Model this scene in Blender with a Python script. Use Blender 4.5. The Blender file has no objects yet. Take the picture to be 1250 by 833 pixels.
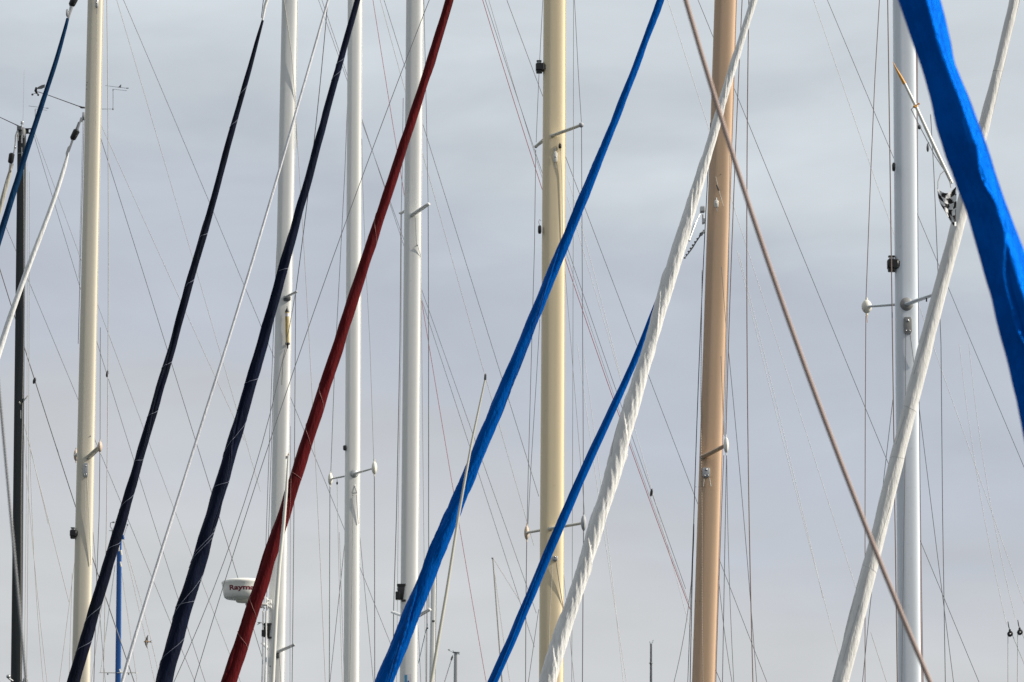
import bpy, math, random
import numpy as np
from mathutils import Vector, Matrix, noise
random.seed(7)
R = math.radians
scene = bpy.context.scene
col = scene.collection

# ------------------------------------------------------------------ camera geometry
PITCH = R(10.0); HFOV = R(12.0); CAMZ = 2.2
F = 625.0 / math.tan(HFOV / 2)
CP, SP = math.cos(PITCH), math.sin(PITCH)
def P(px, py, D):
    """the point of the vertical plane y = D that lies in the photo's direction px, py"""
    a = (px - 625.0) / F; b = (416.5 - py) / F
    dx, dy, dz = a, CP - b * SP, SP + b * CP
    t = D / dy
    return Vector((dx * t, D, CAMZ + dz * t))
def S(D): return D / CP / F          # metres per photo pixel at that depth

# ------------------------------------------------------------------ materials
MATS = {}
def principled(name):
    m = bpy.data.materials.new(name); m.use_nodes = True
    nt = m.node_tree; b = nt.nodes['Principled BSDF']
    MATS[name] = m
    return m, nt, b
def N(nt, t, **kw):
    n = nt.nodes.new(t)
    for k, v in kw.items():
        if k in n.inputs: n.inputs[k].default_value = v
        else: setattr(n, k, v)
    return n
def paint(name, c, rough=.35, metal=0.0, var=.10, streak=(14, 14, .35), bump=.0, dirt=.25, coat=0.0):
    m, nt, b = principled(name); L = nt.links.new
    tc = N(nt, 'ShaderNodeTexCoord')
    mp = N(nt, 'ShaderNodeMapping'); mp.inputs['Scale'].default_value = streak
    L(tc.outputs['Object'], mp.inputs[0])
    n1 = N(nt, 'ShaderNodeTexNoise', Scale=1.0, Detail=6.0, Roughness=.6); L(mp.outputs[0], n1.inputs['Vector'])
    n2 = N(nt, 'ShaderNodeTexNoise', Scale=26.0, Detail=5.0, Roughness=.7); L(tc.outputs['Object'], n2.inputs['Vector'])
    r1 = N(nt, 'ShaderNodeValToRGB'); r1.color_ramp.elements[0].position = .3; r1.color_ramp.elements[1].position = .72
    d = 1 - var
    r1.color_ramp.elements[0].color = (c[0]*d, c[1]*d, c[2]*d*.98, 1)
    r1.color_ramp.elements[1].color = (min(1, c[0]*(1+var*.5)), min(1, c[1]*(1+var*.5)), min(1, c[2]*(1+var*.5)), 1)
    L(n1.outputs['Fac'], r1.inputs[0])
    r2 = N(nt, 'ShaderNodeValToRGB'); r2.color_ramp.elements[0].position = .62; r2.color_ramp.elements[1].position = .78
    r2.color_ramp.elements[0].color = (0, 0, 0, 1); r2.color_ramp.elements[1].color = (dirt, dirt, dirt, 1)
    L(n2.outputs['Fac'], r2.inputs[0])
    mx = N(nt, 'ShaderNodeMix', data_type='RGBA'); mx.inputs[7].default_value = (c[0]*.35, c[1]*.32, c[2]*.28, 1)
    L(r2.outputs[0], mx.inputs[0]); L(r1.outputs[0], mx.inputs[6]); L(mx.outputs[2], b.inputs['Base Color'])
    mr = N(nt, 'ShaderNodeMapRange'); mr.inputs[3].default_value = rough*.8; mr.inputs[4].default_value = min(1, rough*1.4)
    L(n2.outputs['Fac'], mr.inputs[0]); L(mr.outputs[0], b.inputs['Roughness'])
    b.inputs['Metallic'].default_value = metal
    b.inputs['Coat Weight'].default_value = coat
    if bump:
        bp = N(nt, 'ShaderNodeBump', Strength=bump, Distance=.004); L(n2.outputs['Fac'], bp.inputs['Height']); L(bp.outputs[0], b.inputs['Normal'])
    return m
def cloth(name, c, c2=None, rough=.75, sheen=.15, weave=420.0, spec=.1, tint=None, metal=0.0):
    m, nt, b = principled(name); L = nt.links.new
    c2 = c2 or tuple(x*.72 for x in c)
    tc = N(nt, 'ShaderNodeTexCoord')
    mp = N(nt, 'ShaderNodeMapping'); mp.inputs['Scale'].default_value = (14, 14, 3.2); mp.inputs['Rotation'].default_value = (0, R(-22), 0)
    L(tc.outputs['Object'], mp.inputs[0])
    n1 = N(nt, 'ShaderNodeTexNoise', Scale=1.3, Detail=7.0, Roughness=.65); L(mp.outputs[0], n1.inputs['Vector'])
    r1 = N(nt, 'ShaderNodeValToRGB'); r1.color_ramp.elements[0].position = .35; r1.color_ramp.elements[1].position = .65
    r1.color_ramp.elements[0].color = (*c2, 1); r1.color_ramp.elements[1].color = (*c, 1)
    L(n1.outputs['Fac'], r1.inputs[0]); L(r1.outputs[0], b.inputs['Base Color'])
    b.inputs['Roughness'].default_value = rough
    b.inputs['Specular IOR Level'].default_value = spec
    b.inputs['Sheen Weight'].default_value = sheen
    b.inputs['Metallic'].default_value = metal
    if tint: b.inputs['Specular Tint'].default_value = (*tint, 1)
    n3 = N(nt, 'ShaderNodeTexNoise', Scale=34.0, Detail=6.0, Roughness=.6); L(mp.outputs[0], n3.inputs['Vector'])
    n3.inputs['Scale'].default_value = 4.5
    n4 = N(nt, 'ShaderNodeTexNoise', Scale=weave, Detail=1.0); L(tc.outputs['Object'], n4.inputs['Vector'])
    ad = N(nt, 'ShaderNodeMath', operation='MULTIPLY_ADD'); ad.inputs[1].default_value = .06
    L(n4.outputs['Fac'], ad.inputs[0]); L(n3.outputs['Fac'], ad.inputs[2])
    bp = N(nt, 'ShaderNodeBump', Strength=.55, Distance=.012); L(ad.outputs[0], bp.inputs['Height']); L(bp.outputs[0], b.inputs['Normal'])
    return m
def plain(name, c, rough=.5, metal=0.0, spec=.5):
    m, nt, b = principled(name); L = nt.links.new
    tc = N(nt, 'ShaderNodeTexCoord'); n = N(nt, 'ShaderNodeTexNoise', Scale=30.0, Detail=3.0); L(tc.outputs['Object'], n.inputs['Vector'])
    r = N(nt, 'ShaderNodeValToRGB'); r.color_ramp.elements[0].color = (c[0]*.75, c[1]*.75, c[2]*.75, 1); r.color_ramp.elements[1].color = (min(1,c[0]*1.15), min(1,c[1]*1.15), min(1,c[2]*1.15), 1)
    L(n.outputs['Fac'], r.inputs[0]); L(r.outputs[0], b.inputs['Base Color'])
    b.inputs['Roughness'].default_value = rough; b.inputs['Metallic'].default_value = metal
    b.inputs['Specular IOR Level'].default_value = spec
    return m
def rope(name, c1, c2, scale, rough=.8, ang=0.0, bump=.6, stops=(.4, .6)):
    m, nt, b = principled(name); L = nt.links.new
    tc = N(nt, 'ShaderNodeTexCoord')
    w = N(nt, 'ShaderNodeTexWave', wave_type='BANDS', bands_direction='Z', Scale=scale, Distortion=1.2, Detail=2.0)
    mp = N(nt, 'ShaderNodeMapping'); mp.inputs['Rotation'].default_value = (ang, ang, 0); L(tc.outputs['Object'], mp.inputs[0]); L(mp.outputs[0], w.inputs['Vector'])
    r = N(nt, 'ShaderNodeValToRGB'); r.color_ramp.elements[0].position = stops[0]; r.color_ramp.elements[1].position = stops[1]
    r.color_ramp.elements[0].color = (*c1, 1); r.color_ramp.elements[1].color = (*c2, 1)
    L(w.outputs['Fac'], r.inputs[0]); L(r.outputs[0], b.inputs['Base Color'])
    bp = N(nt, 'ShaderNodeBump', Strength=bump, Distance=.003); L(w.outputs['Fac'], bp.inputs['Height']); L(bp.outputs[0], b.inputs['Normal'])
    b.inputs['Roughness'].default_value = rough
    return m

paint('bright_white_mast', (.90, .895, .87), .35)
paint('white_mast', (.84, .84, .83), .35)
paint('cool_white_mast', (.80, .86, .94), .3, coat=.2)
paint('cream_mast', (.76, .70, .58), .35)
paint('yellow_mast', (.87, .725, .485), .38, var=.08, coat=.2)
paint('tan_mast', (.64, .44, .29), .38, var=.1)
paint('black_mast', (.012, .016, .019), .4, dirt=.1)
paint('blue_mast', (.012, .10, .36), .35)
paint('grey_mast', (.42, .43, .45), .4)
paint('dark_grey_mast', (.12, .13, .14), .5)
paint('anodised', (.50, .51, .52), .35, metal=.7)
paint('plate_grey', (.30, .30, .30), .45, metal=.3)
paint('steel', (.45, .45, .46), .3, metal=.9)
paint('cream_plastic', (.85, .82, .72), .4)
paint('tip_beige', (.62, .50, .40), .5)
paint('radome_white', (.92, .91, .86), .35, dirt=.3)
paint('pole_white', (.80, .79, .74), .3)
paint('pole_beige', (.62, .60, .52), .4)
paint('orange_paint', (.78, .36, .04), .35, dirt=.2)
paint('canister', (.55, .42, .17), .5, streak=(60, 60, 25), var=.45)
plain('black_plastic', (.010, .010, .012), .45)
plain('lens', (.65, .66, .66), .15)
plain('lettering_red', (.20, .012, .030), .5)
plain('sticker_blue', (.05, .35, .62), .4)
plain('sticker_dark_blue', (.03, .12, .45), .4)
plain('sticker_pale', (.75, .72, .76), .4)
plain('wire_grey', (.21, .215, .225), .45, .3)
plain('wire_dark', (.07, .067, .07), .5)
plain('wire_mid', (.24, .24, .25), .5)
plain('wire_light', (.55, .54, .50), .6)
plain('wire_white', (.80, .79, .77), .6)
plain('wire_pale_grey', (.40, .41, .42), .5)
plain('wire_red', (.40, .06, .075), .6)
plain('wire_brown', (.26, .19, .17), .6)
plain('wire_teal', (.06, .20, .24), .6)
plain('copper_line', (.30, .13, .08), .6)
plain('thread_pale', (.26, .28, .36), .7)
plain('thread_red', (.42, .20, .18), .7)
plain('hem_blue', (.0004, .05, .21), .7)
plain('hem_navy', (.02, .03, .06), .7)
plain('hem_red', (.05, .004, .005), .7)
plain('hem_white', (.50, .49, .47), .7)
plain('seam_grey', (.50, .49, .48), .8)
plain('bird_brown', (.05, .032, .025), .8)
plain('bird_belly', (.34, .20, .10), .8)
plain('check_black', (.02, .018, .018), .8)
plain('check_white', (.88, .88, .88), .8)
cloth('navy_cloth', (.0040, .0072, .022), (.0030, .0048, .013), .7, .0)
cloth('navy_blue_cloth', (.0040, .0085, .030), (.0030, .0058, .018), .7, .0)
cloth('deep_blue_cloth', (.002, .036, .105), (.001, .024, .07), .7, .0)
cloth('red_cloth', (.115, .0065, .009), (.08, .0045, .006), .72, .0)
cloth('blue_cloth', (.0002, .092, .42), (.0002, .074, .34), .55, .0, spec=.06, tint=(.04, .40, 1.0))
cloth('sky_blue_cloth', (.0002, .088, .43), (.0002, .078, .39), .42, .0, weave=900., spec=.03, tint=(.03, .42, 1.0), metal=.6)
cloth('white_cloth', (.86, .855, .84), (.78, .77, .75), .8, .0)
cloth('warm_white_cloth', (.80, .79, .77), (.72, .71, .69), .8, .0)
cloth('bright_white_cloth', (.88, .88, .88), (.80, .80, .79), .8, .0)
cloth('grey_white_cloth', (.80, .81, .85), (.72, .73, .77), .8, .0)
cloth('beige_cloth', (.52, .50, .44), (.42, .40, .34), .8, .05)
rope('brown_rope', (.36, .25, .22), (.60, .48, .42), 46., ang=R(35))
rope('grey_rope', (.20, .21, .22), (.32, .33, .34), 40., ang=R(35))
rope('flecked_line', (.26, .21, .17), (.62, .55, .46), 16., bump=.1)
rope('white_line', (.50, .49, .47), (.78, .77, .75), 14., bump=.2)

# ------------------------------------------------------------------ mesh building
class MB:
    def __init__(s): s.v = []; s.f = []; s.mi = []; s.ch = []
    def add(s, vs, fs, mi=0):
        o = len(s.v); s.ch.append((o, len(vs), len(s.f), len(fs))); s.v += [Vector(v) for v in vs]; s.f += [tuple(i+o for i in f) for f in fs]; s.mi += [mi]*len(fs)
        return s
    def tube(s, pts, rad, n=8, cap=True, mi=0):
        pts = [Vector(p) for p in pts]
        if not hasattr(rad, '__len__'): rad = [rad]*len(pts)
        vs = []; fs = []
        ref = Vector((0, 1, 0))
        for i, p in enumerate(pts):
            t = (pts[min(i+1, len(pts)-1)] - pts[max(i-1, 0)]).normalized()
            if abs(t.dot(ref)) > .95: rf = Vector((1, 0, 0))
            else: rf = ref
            u = t.cross(rf).normalized(); w = t.cross(u)
            for k in range(n):
                a = 2*math.pi*k/n
                vs.append(p + (u*math.cos(a) + w*math.sin(a))*rad[i])
        for i in range(len(pts)-1):
            for k in range(n):
                a = i*n+k; b = i*n+(k+1) % n
                fs.append((a, b, b+n, a+n))
        if cap:
            fs.append(tuple(range(n-1, -1, -1))); fs.append(tuple((len(pts)-1)*n+k for k in range(n)))
        return s.add(vs, fs, mi)
    def box(s, c, x, y, z, mi=0, bev=.18):
        """box with half-axes x, y, z (vectors) and chamfered edges"""
        c = Vector(c); x = Vector(x); y = Vector(y); z = Vector(z); b = 1-bev
        vs = []; idx = {}
        for sx in (-1, 1):
            for sy in (-1, 1):
                for sz in (-1, 1):
                    for k, m in enumerate(((1, b, b), (b, 1, b), (b, b, 1))):
                        idx[(sx, sy, sz, k)] = len(vs)
                        vs.append(c + x*sx*m[0] + y*sy*m[1] + z*sz*m[2])
        fs = []
        for a in range(3):
            for sg in (-1, 1):
                q = []
                for (p1, p2) in ((-1, -1), (1, -1), (1, 1), (-1, 1)):
                    t = [0, 0, 0]; t[a] = sg; t[(a+1) % 3] = p1; t[(a+2) % 3] = p2
                    q.append(idx[(*t, a)])
                fs.append(tuple(q if sg > 0 else q[::-1]))
        for a in range(3):
            b1, b2 = (a+1) % 3, (a+2) % 3
            for s1 in (-1, 1):
                for s2 in (-1, 1):
                    t0 = [0, 0, 0]; t0[a] = -1; t0[b1] = s1; t0[b2] = s2
                    t1 = list(t0); t1[a] = 1
                    q = [idx[(*t0, b1)], idx[(*t1, b1)], idx[(*t1, b2)], idx[(*t0, b2)]]
                    fs.append(tuple(q if s1*s2 < 0 else q[::-1]))
        for sx in (-1, 1):
            for sy in (-1, 1):
                for sz in (-1, 1):
                    q = [idx[(sx, sy, sz, k)] for k in range(3)]
                    fs.append(tuple(q if sx*sy*sz > 0 else q[::-1]))
        return s.add(vs, fs, mi)
    def bar(s, a, b, w, h, mi=0, bev=.2, up=None):
        a = Vector(a); b = Vector(b); t = b-a; l = t.length/2; t.normalize()
        up = Vector(up) if up else Vector((0, 0, 1))
        if abs(t.dot(up)) > .95: up = Vector((0, 1, 0))
        u = t.cross(up).normalized(); v = u.cross(t)
        return s.box((a+b)/2, t*l, u*w/2, v*h/2, mi, bev)
    def lathe(s, c, axis, prof, n=28, mi=0, sx=1.0, side=None):
        """prof: (distance along axis, radius)"""
        c = Vector(c); t = Vector(axis).normalized()
        ref = Vector(side) if side else (Vector((0, 1, 0)) if abs(t.y) < .9 else Vector((1, 0, 0)))
        u = (ref - t*ref.dot(t)).normalized(); w = t.cross(u)
        vs = []; fs = []
        for h, r in prof:
            for k in range(n):
                a = 2*math.pi*k/n
                vs.append(c + t*h + u*math.cos(a)*r*sx + w*math.sin(a)*r)
        for i in range(len(prof)-1):
            for k in range(n):
                a = i*n+k; b = i*n+(k+1) % n
                fs.append((a, b, b+n, a+n))
        fs.append(tuple(range(n-1, -1, -1))); fs.append(tuple((len(prof)-1)*n+k for k in range(n)))
        return s.add(vs, fs, mi)
    def ell(s, c, x, y, z, mi=0, n=14, m=9):
        c = Vector(c); x = Vector(x); y = Vector(y); z = Vector(z)
        vs = []; fs = []
        for i in range(m+1):
            ph = math.pi*(i/m*.996+.002)
            for k in range(n):
                a = 2*math.pi*k/n
                vs.append(c + x*math.sin(ph)*math.cos(a) + y*math.sin(ph)*math.sin(a) + z*math.cos(ph))
        for i in range(m):
            for k in range(n):
                a = i*n+k; b = i*n+(k+1) % n
                fs.append((a, a+n, b+n, b))
        fs.append(tuple(range(n))); fs.append(tuple(m*n+k for k in range(n-1, -1, -1)))
        return s.add(vs, fs, mi)
    def each(s, name, mats, parent=None):
        """every added piece as an object of its own"""
        for v0, nv, f0, nf in s.ch:
            m = MB(); m.add(s.v[v0:v0+nv], [tuple(i-v0 for i in f) for f in s.f[f0:f0+nf]]); m.build(name, mats, parent)
    def build(s, name, mats, parent=None, origin=None, smooth=True, ang=40, **props):
        if isinstance(mats, str): mats = [mats]
        base = Vector(origin) if origin is not None else (absloc(parent) if parent else s.v[0].copy())
        me = bpy.data.meshes.new(name)
        me.from_pydata([tuple(v-base) for v in s.v], [], s.f); me.update()
        for m in mats: me.materials.append(MATS[m])
        me.polygons.foreach_set('material_index', s.mi)
        o = bpy.data.objects.new(name, me); col.objects.link(o)
        import bmesh
        bm = bmesh.new(); bm.from_mesh(me); bmesh.ops.recalc_face_normals(bm, faces=bm.faces); bm.to_mesh(me); bm.free()
        if smooth:
            me.polygons.foreach_set('use_smooth', [True]*len(me.polygons))
            me.set_sharp_from_angle(angle=R(ang))
        if parent: o.parent = parent; o.location = base - absloc(parent)
        else: o.location = base
        for k, v in props.items(): o[k] = v
        return o
def absloc(o):
    l = Vector((0, 0, 0))
    while o: l += o.location; o = o.parent
    return l
def root(name, loc, label, category, group=None):
    o = bpy.data.objects.new(name, None); o.empty_display_size = .3
    col.objects.link(o); o.location = loc; o['label'] = label; o['category'] = category
    if group: o['group'] = group
    return o
def tag(o, label, category, group=None):
    o['label'] = label; o['category'] = category
    if group: o['group'] = group
    return o

# ------------------------------------------------------------------ wires
def wire_path(pts, D, raw=False, ext=True, zmin=1.3, D2=None):
    a = np.array(pts, float)
    if a[0, 1] > a[-1, 1]: a = a[::-1]
    if raw or len(a) < 3:
        ys = a[:, 1]; xs = a[:, 0]
        q = [(x, y) for x, y in zip(xs, ys)]
    else:
        deg = 1 if len(a) < 4 else 2
        c = np.polyfit(a[:, 1], a[:, 0], deg)
        y = np.linspace(a[0, 1], a[-1, 1], 14); q = list(zip(np.polyval(c, y), y))
    if ext:
        def edge(p): return p[1] <= 3 or p[1] >= 829 or p[0] <= 2 or p[0] >= 1247
        if edge(q[0]):
            d = np.subtract(q[0], q[1]); d = d/np.hypot(*d)*190; q.insert(0, (q[0][0]+d[0], q[0][1]+d[1]))
        if edge(q[-1]):
            d = np.subtract(q[-1], q[-2]); d = d/np.hypot(*d)*300; q.append((q[-1][0]+d[0], q[-1][1]+d[1]))
    if D2 is None: D2 = D
    y0, y1 = a[0, 1], a[-1, 1]
    return [P(x, y, D + (D2-D)*min(1, max(0, (y-y0)/max(1, y1-y0)))) for x, y in q]
def wire(pts, w, mat, D, name='rigging_wire', parent=None, raw=False, label=None, group=None, ext=True, n=6, D2=None, cat='wire'):
    path = wire_path(pts, D, raw, ext, D2=D2)
    w = max(w, .78)
    o = MB().tube(path, w*(.5 if w > 3 else .40)*S(D), n).build(name, mat, parent)
    if not parent: tag(o, label, cat, group)
    return o

# ------------------------------------------------------------------ masts
def se(t, e):
    c, s_ = math.cos(t), math.sin(t)
    return math.copysign(abs(c)**(2/e), c), math.copysign(abs(s_)**(2/e), s_)
class Mast:
    def __init__(s, D, top, bot, mat, label, zfoot=1.25, ytop=-170, e=3.0, k=.6, group='sailboat masts rising out of the marina', track='sail_track', track_mat=None, headed=False, cat='mast', name='sailboat_mast'):
        """top / bot: (y, x_left, x_right) in the photo"""
        s.D = D; s.t = top; s.b = bot; s.mat = mat
        if not headed:
            f = (ytop-top[0])/(bot[0]-top[0]); yt = ytop
        else: f = 0; yt = top[0]
        xl = top[1]+(bot[1]-top[1])*f; xr = top[2]+(bot[2]-top[2])*f
        A = P((xl+xr)/2, yt, D)
        B0 = P((bot[1]+bot[2])/2, bot[0], D)
        B = A + (B0-A)*((A.z-zfoot)/(A.z-B0.z))
        s.rt = (xr-xl)/2*S(D); s.rb = (bot[2]-bot[1])/2*S(D); s.k = k; s.A = A; s.B = B; s.e = e
        s.root = root(name, B, label, cat, group)
        n = 64; vs = []; fs = []; rings = 28
        for i in range(rings+1):
            q = i/rings; c = B.lerp(A, q); r = s.rad(q)
            for j in range(n):
                x, y = se(2*math.pi*j/n, e)
                vs.append(c + Vector((x*r, y*r*k, 0)))
        for i in range(rings):
            for j in range(n):
                a = i*n+j; b = i*n+(j+1) % n
                fs.append((a, b, b+n, a+n))
        fs.append(tuple(range(n-1, -1, -1))); fs.append(tuple(rings*n+j for j in range(n)))
        mb = MB().add(vs, fs); s.pole = mb.build('pole', mat, s.root, ang=30)
        if track:
            t = MB(); rr = max(s.rb, s.rt)
            w = .9*S(D)
            a = B + Vector((s.rb+w*.6, 0, .05)); b = A + Vector((s.rt+w*.6, 0, -.05))
            t.bar(a, b, w*2.2, w*1.3, up=(1, 0, 0)); t.build('sail_track', track_mat or mat, s.root)
    def rad(s, q):
        # q: 0 foot .. 1 top (linear in photo rows between the two measured widths)
        hb = P(0, s.b[0], s.D).z; qb = (hb-s.B.z)/(s.A.z-s.B.z)
        return s.rb + (s.rt-s.rb)*max(0, (q-qb)/(1-qb))
    def at(s, z):
        q = (z-s.B.z)/(s.A.z-s.B.z); return s.B.lerp(s.A, q), s.rad(q)
    def front(s, px, py, off=0.0):
        """point on the near face of the pole under that photo position"""
        p = P(px, py, s.D); c, r = s.at(p.z)
        u = min(.98, abs((p.x-c.x)/r)); d = r*s.k*(1-u**s.e)**(1/s.e)
        return P(px, py, s.D - d - off)
    def px(s, n): return n*S(s.D)
    def wire(s, pts, w=1.0, mat='wire_grey', dY=0.0, name='shroud', raw=False, ext=True):
        return wire(pts, w, mat, s.D+dY, name, s.root, raw=raw, ext=ext)
    def halyard(s, pts, w=.7, mat='wire_light', name='halyard', off=.012):
        path = []
        a = np.array(pts, float)
        for y in np.linspace(a[0, 1], a[-1, 1], 20):
            path.append(s.front(float(np.interp(y, a[:, 1], a[:, 0])), float(y), off))
        if a[-1, 1] >= 829: path.append(path[-1]+(path[-1]-path[0]).normalized()*2.0)
        if a[0, 1] <= 3: path.insert(0, path[0]+(path[0]-path[-1]).normalized()*1.0)
        return MB().tube(path, w*.5*S(s.D), 6).build(name, mat, s.root)
    def spreader(s, inner, tip, w0, w1, mat, dY, disc=None, disc_mat='cream_plastic', collar=None, ball=None, flat=.5):
        D = s.D; u = S(D)
        a = s.front(*inner) if dY < 0 else P(*inner, D+.02)
        b = P(*tip, D+dY)
        if dY < 0: a = a + (a-b).normalized()*.02
        mb = MB(); n = 14; t = (b-a).normalized(); side = t.cross(Vector((0, 0, 1))).normalized(); up = side.cross(t)
        vs = []; fs = []
        for i in range(7):
            q = i/6; c = a.lerp(b, q); r = (w0+(w1-w0)*q)*.5*u
            for j in range(n):
                an = 2*math.pi*j/n
                vs.append(c + side*math.cos(an)*r*1.5 + up*math.sin(an)*r*(flat+.35))
        for i in range(6):
            for j in range(n):
                p = i*n+j; q2 = i*n+(j+1) % n; fs.append((p, q2, q2+n, p+n))
        fs.append(tuple(range(n-1, -1, -1))); fs.append(tuple(6*n+j for j in range(n)))
        mb.add(vs, fs); o = mb.build('spreader', mat, s.root)
        if dY < 0 and not collar:
            MB().box(s.front(*inner)+Vector((0, -.004, 0)), (w0*.62*u, 0, w0*.1*u), (0, .016, 0), (0, 0, w0*.42*u), bev=.3).build('root_bracket', 'anodised', o)
        if disc:
            w, h = disc
            m = MB(); m.ell(b, (w*.5*u, 0, 0), (0, .35*h*u, 0), (0, 0, h*.42*u))
            m.tube([b+Vector((0, 0, -h*.55*u)), b+Vector((0, 0, h*.55*u))], [w*.12*u, w*.12*u], 8)
            m.build('tip_guard', disc_mat, o)
        if ball:
            MB().ell(b, (ball*.5*u, 0, 0), (0, ball*.5*u, 0), (0, 0, ball*.5*u)).build('tip_cap', disc_mat, o)
        if collar:
            w, h, cm = collar
            c = s.front(*inner); m = MB()
            m.lathe(c + Vector((0, .012, 0)), (b-a).normalized()*.6+Vector((0, -.6, 0)), [(-.01, w*.5*u), (w*.10*u, w*.5*u), (w*.18*u, w*.42*u), (w*.25*u, w*.3*u)], 20)
            for k in range(6):
                an = k/6*6.283
                m.ell(c + Vector((math.cos(an)*w*.36*u, -.03, math.sin(an)*h*.38*u)), (.35*u, 0, 0), (0, .35*u, 0), (0, 0, .35*u), n=8, m=5)
            m.build('mounting_collar', cm, o)
        return o
    def plate(s, px, py, w, h, mat='anodised', holes=True, hook=True, name='halyard_exit'):
        u = S(s.D); c = s.front(px, py, .006); m = MB()
        m.box(c, (w*.5*u, 0, 0), (0, .012, 0), (0, 0, h*.5*u), bev=.3)
        o = m.build(name, mat, s.root)
        d = MB()
        d.ell(c + Vector((0, -.014, h*.27*u)), (w*.2*u, 0, 0), (0, .01, 0), (0, 0, w*.2*u), n=10, m=6)
        if holes:
            for sx in (-1, 1):
                d.ell(c + Vector((sx*w*.22*u, -.013, -h*.32*u)), (w*.11*u, 0, 0), (0, .006, 0), (0, 0, w*.11*u), n=8, m=5)
        d.each('bolt', 'steel', o)
        return o
    def block(s, px, py, w, h, mat='cream_plastic', mat2='steel'):
        """a small pulley block hanging on the mast's near face"""
        u = S(s.D); c = s.front(px, py, .02); m = MB()
        m.box(c, (w*.5*u, 0, 0), (0, .014, 0), (0, 0, h*.5*u), bev=.35)
        o = m.build('block', mat, s.root)
        k = MB(); k.tube([c+Vector((0, 0, h*.45*u)), c+Vector((0, .01, h*.85*u))], w*.22*u, 8)
        k.ell(c+Vector((0, -.013, 0)), (w*.25*u, 0, 0), (0, .01, 0), (0, 0, w*.25*u), n=10, m=6)
        k.tube([c+Vector((0, 0, -h*.45*u)), c+Vector((w*.15*u, 0, -h*1.1*u))], w*.12*u, 8)
        k.each('shackle', mat2, o)
        return o
    def deck_light(s, px, py, w, h, style='bracket', edge=None):
        """steaming light on the left (forward) edge of the mast"""
        u = S(s.D); c = P(px, py, s.D-.02); X = Vector((u, 0, 0)); Z = Vector((0, 0, u)); Y = Vector((0, .045, 0))
        m = MB()
        if style == 'bracket':
            m.box(c+X*w*.12+Z*h*.42, X*w*.42, Y*.8, Z*h*.07)
            m.box(c+X*w*.34-Z*h*.44, X*w*.2, Y*.8, Z*h*.06)
            m.bar(c+X*w*.16+Z*h*.40, c-X*w*.02-Z*h*.38, Y.y*1.5, w*.62*u, up=(1, 0, 0), bev=.12)
            m.box(c-X*w*.22-Z*h*.16, X*w*.22, Y*.9, Z*h*.22)
            m.box(c+X*w*.42+Z*h*.25, X*w*.08, Y*.5, Z*h*.2)
            o = m.build('deck_light', 'black_plastic', s.root)
            l = MB().ell(c-X*w*.18+Z*h*.24, X*w*.14, Y*.5, Z*h*.11, n=12, m=8); l.build('lens', 'lens', o)
        else:
            m.box(c, X*w*.5, Y, Z*h*.32, bev=.25)
            m.box(c+X*w*.45, X*w*.18, Y*.7, Z*h*.24, bev=.3)
            m.box(c-X*w*.1-Z*h*.36, X*w*.34, Y*.8, Z*h*.12, bev=.3)
            m.box(c-X*w*.12+Z*h*.52, X*w*.28, Y*.7, Z*h*.03)
            o = m.build('deck_light', 'black_plastic', s.root)
            l = MB().lathe(c-X*w*.12+Z*h*.32, (0, 0, 1), [(0, w*.24*u), (h*.17*u, w*.22*u)], 14); l.build('lens', 'lens', o)
        return o

def path_shroud(m, pts, **k): return m.wire(pts, raw=True, **k)

# M7 white, right
m7 = Mast(38, (0, 1089.5, 1117.5), (833, 1096, 1124), 'cool_white_mast', 'thick cool white mast crossed by the white furled sail, orange tipped pole at its top', track=None)
m7.wire([(1083.7, 0), (1086.5, 210), (1089.5, 420), (1092.7, 630), (1095.3, 833)], 1.7, 'wire_brown', -.12, 'halyard')
m7.wire([(1118.8, 0), (1118.6, 210), (1119.8, 420), (1122.8, 630), (1125.4, 833)], 1.5, 'copper_line', 0, 'halyard')
m7.wire([(1120.3, 0), (1120.0, 210), (1121.2, 420), (1124.2, 630), (1126.8, 833)], .9, 'wire_dark', .03, 'halyard')
m7.deck_light(1090, 323, 14, 19, 'lamp')
m7.spreader((1096, 371.5), (1058, 374.5), 4.5, 3.6, 'cool_white_mast', .35, disc=(13, 20), disc_mat='cream_plastic')
m7.spreader((1107, 371.5), (1150, 356), 5.5, 3.6, 'cool_white_mast', -.7, collar=(17, 14, 'plate_grey'), ball=4)
m7.plate(1108, 397.5, 10, 21, 'plate_grey')
MB().box(P(1091, 204, 37.9), (2*S(38), 0, 0), (0, .025, 0), (0, 0, 5*S(38)), bev=.4).build('block', 'black_plastic', m7.root)
MB().tube([P(1131, 364, 37.4), P(1131, 368.5, 37.4)], m7.px(.9), 8).build('flag_block', 'black_plastic', m7.root)
m7.halyard([(1105.8, 408), (1105, 560), (1101, 833)], .8, 'wire_mid')
m7.halyard([(1111, 408), (1116, 446)], .8, 'wire_mid')
m7.wire([(1073.6, 0), (1068, 96), (1063, 210), (1057.2, 364)], 1.3, 'wire_brown', .35, raw=True)
m7.wire([(1057, 386), (1056.3, 500), (1056, 630), (1056, 833)], 1.3, 'wire_brown', .35, raw=True)
wire([(1057.5, 384), (1059, 394)], .8, 'orange_paint', 38.3, 'whipping', m7.root, ext=False)
m7.wire([(1136, 140), (1140, 210), (1148.7, 420), (1150.7, 630), (1154, 833)], 1.25, 'wire_grey', -.7, raw=True)
m7.wire([(1122, 498), (1130, 560), (1138, 630), (1151, 729), (1164, 833)], 1.0, 'wire_grey', -.3)
m7.wire([(1089.8, 488), (1084, 541), (1078, 594), (1063, 729), (1053, 833)], 1.1, 'wire_grey', -.3)

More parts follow.
